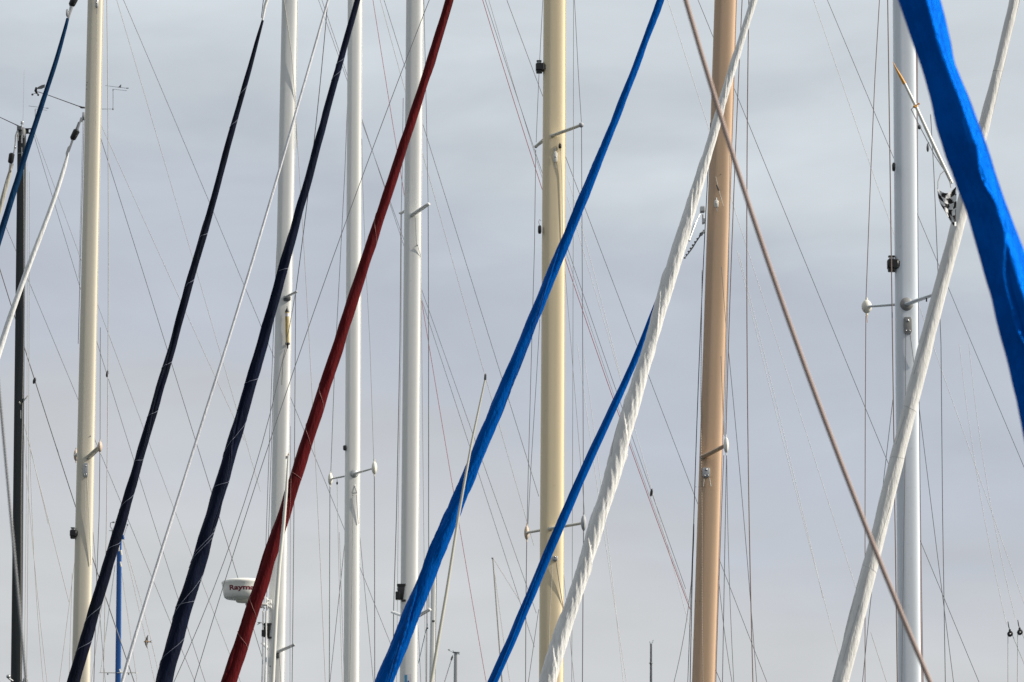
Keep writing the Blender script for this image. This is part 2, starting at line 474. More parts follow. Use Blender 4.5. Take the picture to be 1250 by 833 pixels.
# M6 tan
m6 = Mast(36, (0, 872, 898.5), (833, 844.8, 872), 'tan_mast', 'tan brown mast crossed by the brown rope and the white pleated furled sail', track_mat='tan_mast')
m6.spreader((859, 557.5), (886.5, 543.5), 6, 4.5, 'tan_mast', -.5, disc=(6.5, 23), disc_mat='pole_white')
m6.plate(862, 577, 9, 12, 'anodised')
m6.halyard([(859.5, 584), (858.5, 594)], 1.2, 'wire_light'); m6.halyard([(866, 584), (867.5, 594)], 1.2, 'wire_light')
m6.block(874.5, 249, 5, 9, 'pole_white')
m6.halyard([(873.5, 216), (876.5, 229), (883, 252)], .8, 'wire_light'); m6.halyard([(875, 226), (877.5, 233)], 1.8, 'wire_dark', 'shackle')
m6.halyard([(857, 330), (855.5, 480), (857, 640), (856.8, 740), (858, 833)], .8, 'flecked_line')
m6.wire([(867.5, 150), (862.5, 240), (857.5, 340), (852.5, 480), (846.8, 630), (842.5, 833)], 1.3, 'wire_dark', -.02, 'luff_groove')
m6.wire([(846, 640), (844, 740), (839, 833)], 1.0, 'wire_dark', -.05, 'halyard')
m6.wire([(847, 640), (845.6, 700), (836, 765), (823, 833)], .9, 'wire_grey', .1, 'halyard')
m6.wire([(905.5, 0), (904, 60), (901, 101), (897, 210), (893.6, 303), (888.6, 420), (886.5, 533)], 1.5, 'wire_brown', -.5)
m6.wire([(914, 0), (912.5, 210), (911, 420), (913, 520), (915, 630), (919, 833)], 1.6, 'wire_brown', -.2)
m6.wire([(891, 190), (889.5, 336), (887, 420), (884.5, 533)], 1.1, 'wire_pale_grey', -.45, 'halyard')
m6.wire([(881, 326), (884, 380), (887, 400)], .8, 'wire_grey', -.3, 'lashing', ext=False)
m6.wire([(880.2, 435), (882, 490), (883.5, 531)], .9, 'wire_grey', -.3, 'halyard', ext=False)
m6.wire([(888.6, 427), (898.7, 516), (903, 570), (906.7, 630), (916, 734), (924, 833)], 1.0, 'wire_grey', .3)
m6.wire([(883.4, 556), (881, 630), (876.5, 736), (874, 833)], 1.2, 'wire_brown', -.45)
m6.wire([(886.8, 556), (885.5, 640), (883.5, 736), (882, 833)], 1.2, 'wire_grey', -.5)
m6.wire([(887.3, 560), (888.5, 650), (891.5, 736), (895.7, 833)], .9, 'wire_grey', .2, 'backstay')
m6.wire([(873, 640), (877, 700), (884, 770), (893.7, 833)], .9, 'wire_grey', .3, 'backstay')
m6.wire([(871, 812), (876, 824), (880, 833)], .9, 'wire_dark', .1, 'halyard')
# forestay fittings on the tan mast
u6 = S(36)
ft = MB(); ft.box(P(857.5, 256, 35.9), (3.2*u6, 0, 0), (0, .03, 0), (0, 0, 4*u6), bev=.4)
ft.tube([P(856, 258, 35.9), P(848, 275, 35.8)], .7*u6, 8); ft.tube([P(848.5, 274, 35.8), P(841, 294, 35.7)], 1.5*u6, 10)
ft.tube([P(858, 262, 35.9), P(858, 274, 35.9)], 1.2*u6, 8)
ft.build('forestay_fitting', 'anodised', m6.root)
ft = MB(); pts = [(857.5, 284), (850, 295), (845, 303), (840, 310), (836, 315)]
ft.tube([P(*p, 35.85) for p in pts], [1.0*u6, .7*u6, .9*u6, .7*u6, .5*u6], 8)
for i in range(9):
    q = i/8; x = 857.5+(836-857.5)*q; y = 284+(315-284)*q
    ft.ell(P(x-1.0*math.sin(q*3), y, 35.85), (1.5*u6, 0, 0), (0, .9*u6, 0), (0, 0, 1.2*u6), n=8, m=5)
ft.build('chain', 'dark_grey_mast', m6.root)
ft = MB(); ft.ell(P(856, 286, 35.9), (2.3*u6, 0, 0), (0, 2*u6, 0), (0, 0, 2.2*u6)); ft.build('shackle', 'dark_grey_mast', m6.root)
ft = MB(); ft.box(P(859, 270, 35.9), (1.5*u6, 0, 0), (0, .02, 0), (0, 0, 3*u6)); ft.box(P(859, 283, 35.9), (1.3*u6, 0, 0), (0, .02, 0), (0, 0, 2*u6)); ft.each('mast_tang', 'steel', m6.root)
# rivets in the tan mast
rv = MB()
for (x, y) in ((849, 734), (854, 734), (849.5, 594.5), (853, 594.5), (863, 212), (880, 213)):
    c = m6.front(x, y, 0); rv.ell(c, (.5*u6, 0, 0), (0, .004, 0), (0, 0, .5*u6), n=8, m=5)
rv.each('rivet', 'black_plastic', m6.root)

# M5 yellow cream
m5 = Mast(40, (0, 663.3, 690.3), (833, 658, 687), 'yellow_mast', 'pale yellow mast crossed by two bright blue furled sails')
m5.deck_light(659.3, 82.5, 11, 15, 'lamp')
m5.spreader((675, 165.5), (709.5, 152.8), 4.5, 3.8, 'cream_plastic', -.55, ball=6.5, disc_mat='grey_mast')
m5.spreader((664, 171), (654.2, 179), 4.2, 3.2, 'cream_plastic', .5, ball=4.5, disc_mat='grey_mast')
m5.block(678, 192, 5, 13, 'pole_white'); m5.block(683.6, 178.8, 3.6, 5, 'black_plastic', 'wire_dark')
m5.halyard([(684, 182), (686, 215), (687, 300)], .7, 'wire_light')
bl = MB(); u5 = S(40); bl.box(P(658.8, 280.5, 39.95), (2.2*u5, 0, 0), (0, .02, 0), (0, 0, 5*u5), bev=.4); o = bl.build('block', 'black_plastic', m5.root)
MB().tube([P(658.6, 275, 39.95), P(657.4, 271, 39.95), P(658.6, 268, 39.95), P(660.5, 270, 39.95)], .35*u5, 6).build('shackle', 'steel', o)
m5.spreader((672, 645.5), (712.5, 638.5), 4.5, 3.8, 'cream_plastic', -.5, disc=(7, 23), disc_mat='grey_mast')
m5.spreader((662, 647), (643, 650.5), 4.2, 3.6, 'cream_plastic', .5, disc=(6.5, 21), disc_mat='tip_beige')
m5.plate(677.5, 682, 6, 6, 'anodised', holes=False)
m5.halyard([(674.5, 690), (671, 750), (669, 833)], .7, 'wire_light'); m5.halyard([(678.5, 684), (684, 720), (688, 745)], .9, 'wire_grey')
m5.wire([(662.7, 0), (660, 50), (657.5, 101), (654.5, 174)], .9, 'wire_grey', .5, raw=True)
m5.wire([(654, 183), (652.5, 300), (648, 460), (645, 571), (643.5, 640)], 1.0, 'wire_grey', .5, raw=True)
m5.wire([(643, 660), (642, 740), (641.6, 833)], 1.3, 'wire_grey', .5, raw=True)
m5.wire([(659, 390), (655, 460), (648.7, 561), (644.5, 640)], .9, 'wire_grey', .5, raw=True)
m5.wire([(657.7, 744), (651, 790), (645, 833)], .9, 'wire_grey', .3, ext=True)
m5.wire([(700, 0), (700.3, 210), (699.8, 420), (699, 520), (698.3, 640), (698.3, 833)], 1.0, 'wire_pale_grey', -.2)
m5.wire([(701.3, 0), (706, 90), (709.7, 149)], .9, 'wire_grey', -.55, raw=True)
m5.wire([(709.9, 156), (710.6, 300), (711.8, 500), (712.3, 628)], 1.1, 'wire_grey', -.55, raw=True)
m5.wire([(712.3, 650), (711.6, 740), (711, 833)], 1.4, 'wire_grey', -.5, raw=True)
m5.wire([(690, 331), (696.6, 420), (709, 561), (713.5, 628)], .8, 'wire_pale_grey', .3, 'lower_shroud', ext=False)
m5.wire([(688, 700), (694, 760), (701, 833)], .8, 'wire_pale_grey', .3, 'lower_shroud')

# M4 white
m4 = Mast(46, (0, 495.7, 516.3), (833, 488, 508.8), 'white_mast', 'white mast between the dark red furled sail and the thick blue one')
m4.spreader((503.5, 262.5), (522.8, 249.5), 4.5, 4, 'white_mast', -.5, ball=4, disc_mat='white_mast')
m4.spreader((496, 257), (489.5, 260.3), 4, 3.4, 'white_mast', .5, disc=(6, 4), disc_mat='white_mast')
MB().ell(m4.front(509.5, 299.5), (.8*S(46), 0, 0), (0, .01, 0), (0, 0, .8*S(46)), n=8, m=6).build('bolt', 'dark_grey_mast', m4.root)
m4.halyard([(510, 300), (514, 315)], .7, 'wire_light'); m4.halyard([(507, 266), (508.5, 300)], .6, 'wire_mid')
m4.deck_light(488.5, 724, 13, 22, 'bracket')
m4.spreader((492, 752), (479.5, 747.5), 4.2, 3.6, 'white_mast', .5, ball=3.6, disc_mat='white_mast')
m4.spreader((507, 754), (524, 744.5), 4.6, 4, 'bright_white_mast', -.5, ball=4, disc_mat='white_mast')
m4.wire([(517.4, 0), (519, 70), (521.3, 175), (522.6, 247)], .9, 'wire_grey', -.5, raw=True)
m4.wire([(522.7, 252), (523.2, 420), (523.2, 630), (523.6, 742)], 1.3, 'wire_grey', -.5, raw=True)
m4.wire([(492.2, 120), (491.2, 200), (489.8, 258)], .9, 'wire_grey', .5, raw=True)
m4.wire([(489.6, 262), (488.3, 420), (484, 630), (480.5, 745), (480, 833)], 1.4, 'wire_grey', .5, raw=True)
m4.wire([(490.6, 262), (489.8, 420), (486.5, 600), (484.2, 833)], .8, 'wire_pale_grey', .4, raw=True)
m4.wire([(514.5, 345), (515, 500), (518, 640), (519.5, 833)], .8, 'wire_pale_grey', .3, 'lower_shroud')
m4.wire([(508.8, 710), (509, 780), (515, 833)], .8, 'wire_grey', .2, 'halyard')
# sticker near the foot of the frame
st = MB(); u4 = S(46)
def patch(m, mb, x0, x1, y0, y1, off, mi):
    vs = []; k = 5
    for j in range(k+1):
        x = x0+(x1-x0)*j/k
        vs += [m.front(x, y0, off), m.front(x, y1, off)]
    mb.add(vs, [(2*j, 2*j+1, 2*j+3, 2*j+2) for j in range(k)], mi)
patch(m4, st, 493.5, 502, 823, 846, .003, 0); patch(m4, st, 494, 497, 824, 846, .005, 1); patch(m4, st, 497.6, 499.4, 831, 846, .005, 2)
patch(m4, st, 499.8, 501.4, 836, 846, .005, 1)
st.build('sticker', ['sticker_pale', 'sticker_blue', 'sticker_dark_blue'], m4.root)

# M3 white
m3 = Mast(50, (0, 424.4, 441.6), (833, 419.5, 437.5), 'bright_white_mast', 'white mast with a pair of short spreaders ending in oval white discs')
m3.spreader((430, 579.5), (403.3, 585), 3, 2.3, 'white_mast', .35, disc=(6, 18), disc_mat='cream_plastic')
m3.spreader((432.5, 578.5), (457, 571.5), 3.2, 2.2, 'white_mast', -.35, disc=(7, 19), disc_mat='cream_plastic', collar=(10.5, 8, 'anodised'))
MB().box(P(421, 547, 49.97), (2.2*S(50), 0, 0), (0, .03, 0), (0, 0, 3*S(50)), bev=.4).build('loudhailer', 'black_plastic', m3.root)
k = MB(); k.tube([P(411.5, 585.5, 50.1), P(411.5, 588, 50.1)], .3*S(50), 6); k.ell(P(411.5, 590, 50.1), (1.2*S(50), 0, 0), (0, 1.2*S(50), 0), (0, 0, 2*S(50))); k.build('flag_block', 'wire_dark', m3.root)
m3.wire([(411.6, 591), (412.5, 640), (415, 740), (418, 833)], .6, 'wire_light', .3, 'flag_halyard')
k = MB(); c = m3.front(432.7, 598, .02); u3 = S(50)
for (a, b) in (((0, 5), (-3, -4)), ((0, 5), (3, -4)), ((-3, -4), (3, -4))):
    k.tube([c+Vector((a[0]*u3, 0, a[1]*u3)), c+Vector((b[0]*u3, 0, b[1]*u3))], .7*u3, 8)
k.ell(c+Vector((0, 0, 5*u3)), (1*u3, 0, 0), (0, 1*u3, 0), (0, 0, 1.2*u3)); k.build('halyard_shackle', 'anodised', m3.root)
m3.halyard([(430.5, 604), (430, 700), (427, 833)], .6, 'wire_pale_grey'); m3.halyard([(435, 604), (437.5, 640)], .7, 'wire_mid')
m3.wire([(424, 130), (421, 210), (411, 401), (408, 463), (403.8, 577)], 1.0, 'wire_grey', .35, raw=True)
m3.wire([(402.8, 594), (402.4, 700), (402, 833)], 1.2, 'wire_grey', .35, raw=True)
m3.wire([(441.8, 170), (442.8, 222), (446, 310), (451.6, 420), (456.3, 563)], .8, 'wire_pale_grey', -.35, raw=True)
m3.wire([(457, 581), (457.3, 700), (457.5, 833)], 1.3, 'wire_grey', -.35, raw=True)
m3.wire([(421, 665), (412, 740), (403, 833)], .9, 'wire_grey', .3, 'lower_shroud')
m3.wire([(438.5, 640), (446, 740), (456.5, 833)], .8, 'wire_grey', .3, 'lower_shroud')
m3.wire([(414.5, 650), (417, 740), (420.5, 833)], .5, 'wire_pale_grey', .3, 'flag_halyard')

# M2 white with radar and yellow canister
m2 = Mast(48, (0, 344, 363), (833, 326.5, 346.5), 'white_mast', 'white mast carrying a radar dome and a yellow hanging canister')
m2.spreader((348, 363.5), (361.5, 356.5), 3.4, 2.6, 'anodised', -.4, ball=3.4, disc_mat='grey_mast')
m2.plate(350.3, 364.5, 9, 6, 'dark_grey_mast', holes=False)
u2 = S(48); k = MB(); c0 = m2.front(350.5, 381, .03); c1 = m2.front(351, 422, .03)
t_ = c1-c0
k.tube([c0+t_*q for q in (0, .2, .4, .6, .8, .93)], [2.5*u2, 2.5*u2, 2.35*u2, 2.5*u2, 2.4*u2, 2.3*u2], 14); o = k.build('hanging_canister', 'canister', m2.root)
k = MB(); k.lathe(c0+Vector((0, 0, 0)), (0, 0, 1), [(-.3*u2, 2.7*u2), (.6*u2, 2.7*u2), (5*u2, .5*u2), (7*u2, .4*u2)], 14)
k.lathe(c0+t_*.92, (0, 0, -1), [(0, 2.9*u2), (2.2*u2, 2.9*u2), (3*u2, 1.2*u2), (7*u2, .9*u2)], 14); k.build('cap', 'black_plastic', o)
k = MB(); k.tube([c0+t_*.045, c0+t_*.14], 2.62*u2, 14); k.build('label_band', 'sticker_pale', o)
m2.halyard([(346.8, 0), (356, 67), (361, 131), (362.5, 180)], .8, 'wire_light')
m2.wire([(362, 150), (364.7, 210), (368.5, 260), (373.5, 341), (378.5, 420), (381, 485), (385, 561), (388.5, 630), (392, 724), (397.5, 833)], .9, 'wire_light', -.3, 'halyard')
m2.wire([(402.5, 0), (395.8, 25), (391, 88), (385, 171), (377, 233), (368.5, 296), (361, 356)], 1.2, 'wire_dark', -.4, 'shroud')
m2.halyard([(351, 424), (345.5, 440), (344, 470)], .8, 'wire_grey')
m2.wire([(341, 225), (337, 330), (333, 420), (327, 630), (321, 725), (320, 833)], 1.0, 'wire_grey', .25)
m2.wire([(335, 440), (331, 560), (328.5, 630), (325.5, 730), (323, 833)], 1.0, 'wire_grey', .2, 'lower_shroud')
m2.wire([(361, 358), (360.3, 420), (359, 630), (358, 700), (356.6, 833)], 1.2, 'wire_grey', -.4)
m2.wire([(355, 520), (354, 630), (354.8, 700), (354, 833)], .9, 'wire_pale_grey', -.3, 'lower_shroud')
MB().box(m2.front(350.5, 558, .003), (1*u2, 0, 0), (0, .006, 0), (0, 0, 1.5*u2)).build('bolt', 'tip_beige', m2.root)
m2.deck_light(325, 770.5, 12.5, 19, 'bracket')
m2.spreader((330, 794), (320.3, 785.5), 3.6, 3.0, 'bright_white_mast', .5, ball=3.4, disc_mat='white_mast')
m2.spreader((339, 796), (358.5, 787.5), 4.2, 3.4, 'bright_white_mast', -.5, ball=4, disc_mat='grey_mast')
m2.plate(339, 799, 4.5, 9, 'dark_grey_mast', holes=False)
MB().ell(m2.front(329.8, 813.5), (.7*u2, 0, 0), (0, .006, 0), (0, 0, 1*u2), n=8, m=6).build('bolt', 'black_plastic', m2.root)
m2.halyard([(341, 802), (343, 833)], .6, 'wire_mid')
k = MB(); k.tube([P(314, 763, 47.8), P(319, 760, 47.8), P(323, 765, 47.8)], .35*u2, 6); k.ell(P(316.5, 760.5, 47.8), (2.2*u2, 0, 0), (0, .5*u2, 0), (0, 0, .8*u2)); k.build('wind_sensor', 'wire_dark', m2.root)
k = MB(); k.tube([P(321.2, 746, 47.95), P(320.3, 833, 47.95), P(319, 1000, 47.95)], .9*u2, 8); k.tube([P(325.2, 746, 47.95), P(324, 833, 47.95), P(322.5, 1000, 47.95)], 1.2*u2, 8); k.build('cable_pipe', 'white_mast', m2.root)
# radar dome: thing on the mast's bracket
DR = 47.72; ur = S(DR); cz = P(298.5, 722, DR)
dome = root('radar_dome', cz - Vector((0, 0, 10*ur)), 'cream radar dome with dark red lettering, partly hidden by the dark red furled sail', 'radar')
prof = [(-10.5, 5), (-10, 17), (-9.2, 22.5), (-7.6, 24.6), (-2, 26.0), (3, 26.6), (8, 27.4), (9.2, 27.9), (10.6, 27.9), (11.6, 27.2), (12.6, 25.5), (13.6, 22), (14.6, 15), (15, 6), (15.05, .3)]
MB().lathe(cz, (0, 0, 1), [(h*ur, r*ur) for h, r in prof], 72).build('housing', 'radome_white', dome, ang=60)
k = MB(); k.lathe(cz-Vector((0, 0, 13.6*ur)), (0, 0, 1), [(0, 9*ur), (.6*ur, 10*ur), (3.4*ur, 11*ur)], 30)
for a in (-2.4, -1.2, .4, 2.0):
    k.ell(cz+Vector((math.cos(a)*18*ur, math.sin(a)*18*ur, -10.4*ur)), (1.3*ur, 0, 0), (0, 1.3*ur, 0), (0, 0, .9*ur), n=8, m=6)
k.build('base', 'cream_plastic', dome)
k = MB(); cb = P(326, 737, 47.85)
k.box(P(313, 738, 47.8), (13*u2, 0, 0), (0, .06, 0), (0, 0, 1.1*u2)); k.box(P(313, 741.3, 47.8), (9*u2, 0, 0), (0, .05, 0), (0, 0, .7*u2))
k.box(cb, (1*u2, 0, 0), (0, .07, 0), (0, 0, 6.5*u2)); k.box(P(329, 735, 47.88), (2.5*u2, 0, 0), (0, .05, 0), (0, 0, 2.4*u2)); k.box(P(329, 741, 47.88), (2.5*u2, 0, 0), (0, .05, 0), (0, 0, 1.6*u2))
o = k.build('bracket', 'white_mast', dome)
k = MB()
for (x, y) in ((327.5, 733.5), (330, 737), (327.5, 741), (323, 742.5)):
    k.ell(P(x, y, 47.78), (.75*u2, 0, 0), (0, .01, 0), (0, 0, .75*u2), n=8, m=6)
k.each('bolt', 'dark_grey_mast', o)
# lettering wrapped round the housing
cu = bpy.data.curves.new('lettering', 'FONT'); cu.body = 'Raymarine'; cu.size = 1.0; cu.offset = .038; cu.resolution_u = 4; cu.align_x = 'LEFT'
to = bpy.data.objects.new('lettering_source', cu); col.objects.link(to)
dg = bpy.context.evaluated_depsgraph_get(); dg.update()
me = to.evaluated_get(dg).to_mesh()
tv = [v.co.copy() for v in me.vertices]; tf = [tuple(p.vertices) for p in me.polygons]
# split long edges so that the letters can follow the curve
import bmesh
bm = bmesh.new(); bm.from_mesh(me); bmesh.ops.triangulate(bm, faces=bm.faces)
for _ in range(2):
    es = [e for e in bm.edges if e.calc_length() > .16]
    if es: bmesh.ops.subdivide_edges(bm, edges=es, cuts=1)
    bmesh.ops.triangulate(bm, faces=bm.faces)
bm.verts.ensure_lookup_table()
bm.verts.index_update()
tv = [v.co.copy() for v in bm.verts]; tf = [tuple(v.index for v in f.verts) for f in bm.faces]; bm.free()
to.evaluated_get(dg).to_mesh_clear(); bpy.data.objects.remove(to); bpy.data.curves.remove(cu)
capH = .69
xs_ = [v.x for v in tv]; wtot = max(xs_)-min(xs_)
hpx = 5.6; sc_ = hpx/capH
k = MB(); vs = []
arc0 = -math.asin(17.3/27.0); per = (math.radians(61.5))/(wtot*.545)   # Rayma spans about .545 of the word
for v in tv:
    zz = -.3 + v.y*sc_                    # px above the dome's centre
    rr = float(np.interp(zz-.5, [p[0] for p in prof[:9]], [p[1] for p in prof[:9]])) + .12
    a = arc0 + (v.x-min(xs_))*per
    vs.append(cz + Vector((math.sin(a)*rr*ur, -math.cos(a)*rr*ur, (zz-.5)*ur)))
k.add(vs, tf); k.build('lettering', 'lettering_red', dome, smooth=False)

# hidden mast behind M1, its head just shows its instruments
mh = Mast(49, (134, 104.5, 121.5), (833, 91, 108), 'grey_mast', 'slim grey mast standing behind the cream mast, only its masthead instruments showing', headed=True, track=None)
uh = S(49)
k = MB(); k.lathe(P(113, 134, 49), (0, 0, 1), [(-.1, 8.5*uh), (0, 8.5*uh), (1.2*uh, 7*uh)], 24, sx=.66); k.build('masthead', 'anodised', mh.root)
k = MB(); k.tube([P(103.5, 132, 48.9), P(95, 129.5, 48.9), P(58, 116, 48.9), P(46.5, 112.3, 48.9)], [1.1*uh, .55*uh, .45*uh, .5*uh], 8)
k.ell(P(101, 131.5, 48.9), (3.5*uh, 0, 0), (0, 1.2*uh, 0), (0, 0, 1.2*uh))
o = k.build('wind_sensor_arm', 'wire_dark', mh.root)
k = MB(); k.tube([P(44.5, 107, 48.9), P(43.5, 111, 48.9), P(45.5, 114.5, 48.9)], [1.4*uh, 1.8*uh, 1.3*uh], 10)
k.ell(P(39.6, 115.6, 48.8), (1.4*uh, 0, 0), (0, 1.4*uh, 0), (0, 0, 1.3*uh)); k.ell(P(46.6, 116, 48.8), (1.3*uh, 0, 0), (0, 1.3*uh, 0), (0, 0, 1.5*uh))
k.tube([P(39.6, 115, 48.8), P(43, 114, 48.9), P(46.5, 115, 48.8)], .3*uh, 6); k.build('cup_anemometer', 'black_plastic', o)
k = MB()
vp = [(44, 108.5), (47, 106), (51, 104), (55, 103.2), (54.6, 107), (51, 108.8), (47, 109)]
front = [P(x, y, 48.88) for x, y in vp]; back = [P(x, y, 48.92) for x, y in vp]; nn = len(vp)
k.add(front+back, [tuple(range(nn)), tuple(range(2*nn-1, nn-1, -1))]+[(i, i+nn, (i+1) % nn+nn, (i+1) % nn) for i in range(nn)]); k.build('wind_vane_fin', 'dark_grey_mast', o, smooth=False)
def windex(m, xs, ys, base, D, mat='wire_grey', sc=1.0, up=26):
    """masthead wind indicator: rod, needle with fin, two reference arms"""
    u = S(D); k = MB()
    k.tube([P(*base, D), P(xs, base[1], D), P(xs, ys+2, D)], .35*u, 6)
    k.ell(P(xs, base[1], D), (1.0*u*sc, 0, 0), (0, u*sc, 0), (0, 0, 1.3*u*sc)); k.ell(P(xs, ys+3, D), (.7*u*sc, 0, 0), (0, .7*u, 0), (0, 0, 1.1*u*sc), n=8, m=6)
    o = k.build('wind_indicator', mat, m.root)
    k = MB(); k.tube([P(xs-9.5*sc, ys-2.3*sc, D), P(xs+19*sc, ys+1.2*sc, D)], .25*u, 6)
    k.tube([P(xs, ys+2*sc, D), P(xs+17*sc, ys+4*sc, D-.1)], .22*u, 6)
    vp = [(xs+6*sc, ys), (xs+9.3*sc, ys-3.6*sc), (xs+10*sc, ys-3.6*sc), (xs+9.6*sc, ys+.4*sc)]
    a = [P(x, y, D-.005) for x, y in vp]; b = [P(x, y, D+.005) for x, y in vp]
    k.add(a+b, [(0, 1, 2, 3), (7, 6, 5, 4)]+[(i, i+4, (i+1) % 4+4, (i+1) % 4) for i in range(4)])
    k.box(P(xs+17.5*sc, ys+.9*sc, D), (1.6*u*sc, 0, 0), (0, .004, 0), (0, 0, .5*u*sc)); k.build('needle', mat, o)
windex(mh, 138, 107, (124, 133.3), 49, 'wire_grey')
k = MB(); k.tube([P(103, 138, 48.9), P(101, 145, 48.9), P(99.5, 149, 48.9)], [1.6*uh, 1.9*uh, 1.2*uh], 10); k.box(P(102, 142, 48.9), (1.6*uh, 0, 0), (0, .03, 0), (0, 0, 4.5*uh)); k.build('mast_crane', 'anodised', mh.root)
mh.wire([(102.8, 146), (100, 250), (97.5, 340), (95.5, 420)], .9, 'wire_dark', -.1, 'halyard', ext=False); mh.wire([(101.2, 146), (98.7, 250), (96.2, 340)], .7, 'wire_light', -.1, 'halyard', ext=False)

# M1 cream
m1 = Mast(44, (0, 107, 125.6), (833, 87.5, 109.3), 'cream_mast', 'cream mast on the left with a small black deck light low down')
m1.spreader((108.5, 558), (122, 545.5), 5.5, 4.5, 'cream_mast', -.5, disc=(6, 16), disc_mat='tip_beige')
m1.spreader((98, 553), (92.8, 556), 4.5, 4, 'cream_mast', .5, disc=(6, 17), disc_mat='tip_beige')
m1.plate(104.6, 574, 6, 17, 'anodised')
m1.halyard([(106, 583), (109, 640), (111, 690)], .7, 'wire_light'); m1.halyard([(104, 583), (104.5, 640)], .5, 'wire_light')
m1.block(118, 4, 4, 12, 'anodised'); m1.halyard([(118.5, 15), (117, 160)], .5, 'wire_light')
m1.deck_light(89.8, 651.5, 8.5, 13, 'lamp')
o = MB(); u1 = S(44)
for (x, y) in ((106.3, 101), (106.0, 104), (105.8, 109), (110.6, 532.5)): o.ell(m1.front(x, y), (.6*u1, 0, 0), (0, .006, 0), (0, 0, .7*u1), n=8, m=6)
o.each('rivet', 'dark_grey_mast', m1.root)
m1.wire([(130.8, 0), (131.3, 210), (132.3, 420), (130.5, 630), (126, 833)], 1.2, 'wire_light', -.3)
m1.wire([(122.5, 400), (122.3, 470), (122.2, 537)], 1.0, 'wire_grey', -.5, raw=True)
m1.wire([(122, 554), (121, 630), (118.4, 699), (114.6, 833)], 1.2, 'wire_grey', -.5, raw=True)
m1.wire([(113, 650), (122, 740), (128, 833)], .8, 'wire_grey', .3, 'lower_shroud')
m1.wire([(132.5, 680), (124, 750), (111, 833)], .8, 'wire_light', .3, 'lower_shroud')
m1.wire([(91.3, 686), (83, 750), (72.5, 833)], .8, 'wire_light', .3, 'lower_shroud')
m1.wire([(88, 700), (86.5, 770), (84, 833)], .8, 'wire_light', .25)

# M0 black
m0 = Mast(42, (160, 21.4, 32), (833, 13.2, 26.8), 'black_mast', 'black mast at the far left edge with its head and fittings in view', headed=True, track=None)
u0 = S(42)
k = MB(); k.lathe(P(26.5, 160, 42), (0, 0, 1), [(-.05, 5.6*u0), (.3*u0, 5.6*u0), (3*u0, 4.6*u0), (4*u0, 3.5*u0)], 24); k.box(P(24, 157, 41.95), (3*u0, 0, 0), (0, .03, 0), (0, 0, 2.5*u0)); k.build('masthead', 'dark_grey_mast', m0.root)
k = MB(); k.tube([P(27, 157, 42), P(27, 151.5, 42)], .9*u0, 10); k.lathe(P(27, 151.8, 42), (0, 0, 1), [(0, 1.2*u0), (.4*u0, 2.1*u0), (1.2*u0, 2.1*u0), (1.4*u0, 1.4*u0), (2.4*u0, 1.4*u0), (2.6*u0, 2.1*u0), (3.1*u0, 2.0*u0)], 18); k.build('masthead_light', 'anodised', m0.root)
MB().tube([P(28, 150, 42.05), P(29.5, 86, 42.05)], [.22*u0, .12*u0], 6).build('antenna', 'wire_pale_grey', m0.root)
MB().tube([P(24.5, 155, 42), P(18, 151.8, 42), P(0, 143.4, 42), P(-26, 131, 42)], [.9*u0, .55*u0, .45*u0, .45*u0], 8).build('wind_sensor_arm', 'wire_dark', m0.root)
k = MB(); k.bar(P(31, 157.5, 42), P(41, 157.5, 42), .03, .9*u0); k.bar(P(32, 163, 42), P(40, 162.2, 42), .03, .9*u0); k.bar(P(39.5, 157, 42), P(39.5, 163, 42), .03, 1.6*u0); k.bar(P(33, 157, 42), P(33, 163, 42), .03, 1.6*u0); k.build('backstay_crane', 'black_plastic', m0.root)
windex(m0, 43, 131.5, (40, 157.5), 42, 'wire_grey', .85)
k = MB(); k.tube([P(22, 158, 41.95), P(19.5, 166, 41.95), P(18.7, 176, 41.95), P(17, 187, 41.95)], [1.2*u0, 1.5*u0, 1.0*u0, 1.0*u0], 10); k.ell(P(18.8, 180, 41.9), (1.3*u0, 0, 0), (0, .02, 0), (0, 0, 1.6*u0)); k.build('forestay_toggle', 'anodised', m0.root)
k = MB(); 
k.tube([m0.front(26.5, 158, .01), m0.front(26.5, 175, .01)], .9*u0, 8)
k.tube([m0.front(30, 165, .03), m0.front(29, 168.5, .03), m0.front(27.6, 168.5, .03), m0.front(27, 164, .03)], .5*u0, 8)
k.tube([m0.front(22.6, 160, .02), m0.front(22.4, 172, .02)], .6*u0, 8)
k.tube([m0.front(26.6, 180, .01), m0.front(26.6, 195, .01)], .5*u0, 8); k.tube([m0.front(22, 187.5, .01), m0.front(30.5, 187.3, .01)], .55*u0, 8)
k.each('shackle', 'steel', m0.root)
k = MB(); k.tube([m0.front(23.5, 491, .02), m0.front(25, 493.2, .03), m0.front(28, 491, .03), P(31.5, 486, 41.9), P(34, 483.5, 41.9)], .8*u0, 8); k.build('spreader_bracket', 'cream_plastic', m0.root)
MB().tube([m0.front(26, 493, .04), m0.front(29, 487, .05)], 1.2*u0, 8).build('block', 'black_plastic', m0.root)
k = MB(); k.tube([m0.front(25.3, 501, .01), m0.front(25.3, 511, .01)], .6*u0, 8); k.build('tang', 'steel', m0.root)
m0.halyard([(29, 200), (29.5, 400), (27.5, 500), (25.8, 600), (25.5, 833)], .5, 'wire_light')
m0.wire([(33.2, 196), (33.6, 420), (31.8, 630), (29.5, 833)], .8, 'wire_light', -.1); m0.wire([(35.8, 210), (36.6, 420), (33.5, 630), (33, 833)], .9, 'wire_light', .2)
m0.wire([(38, 551), (45, 580), (59, 640)], .8, 'wire_light', .3, 'lower_shroud', ext=False)
m0.wire([(26, 508), (34, 560), (40, 660), (45, 740), (58.5, 833)], .8, 'wire_light', .25, 'lower_shroud'); m0.wire([(36.5, 540), (40, 640), (45, 740), (53, 833)], .8, 'wire_light', .3, 'lower_shroud')
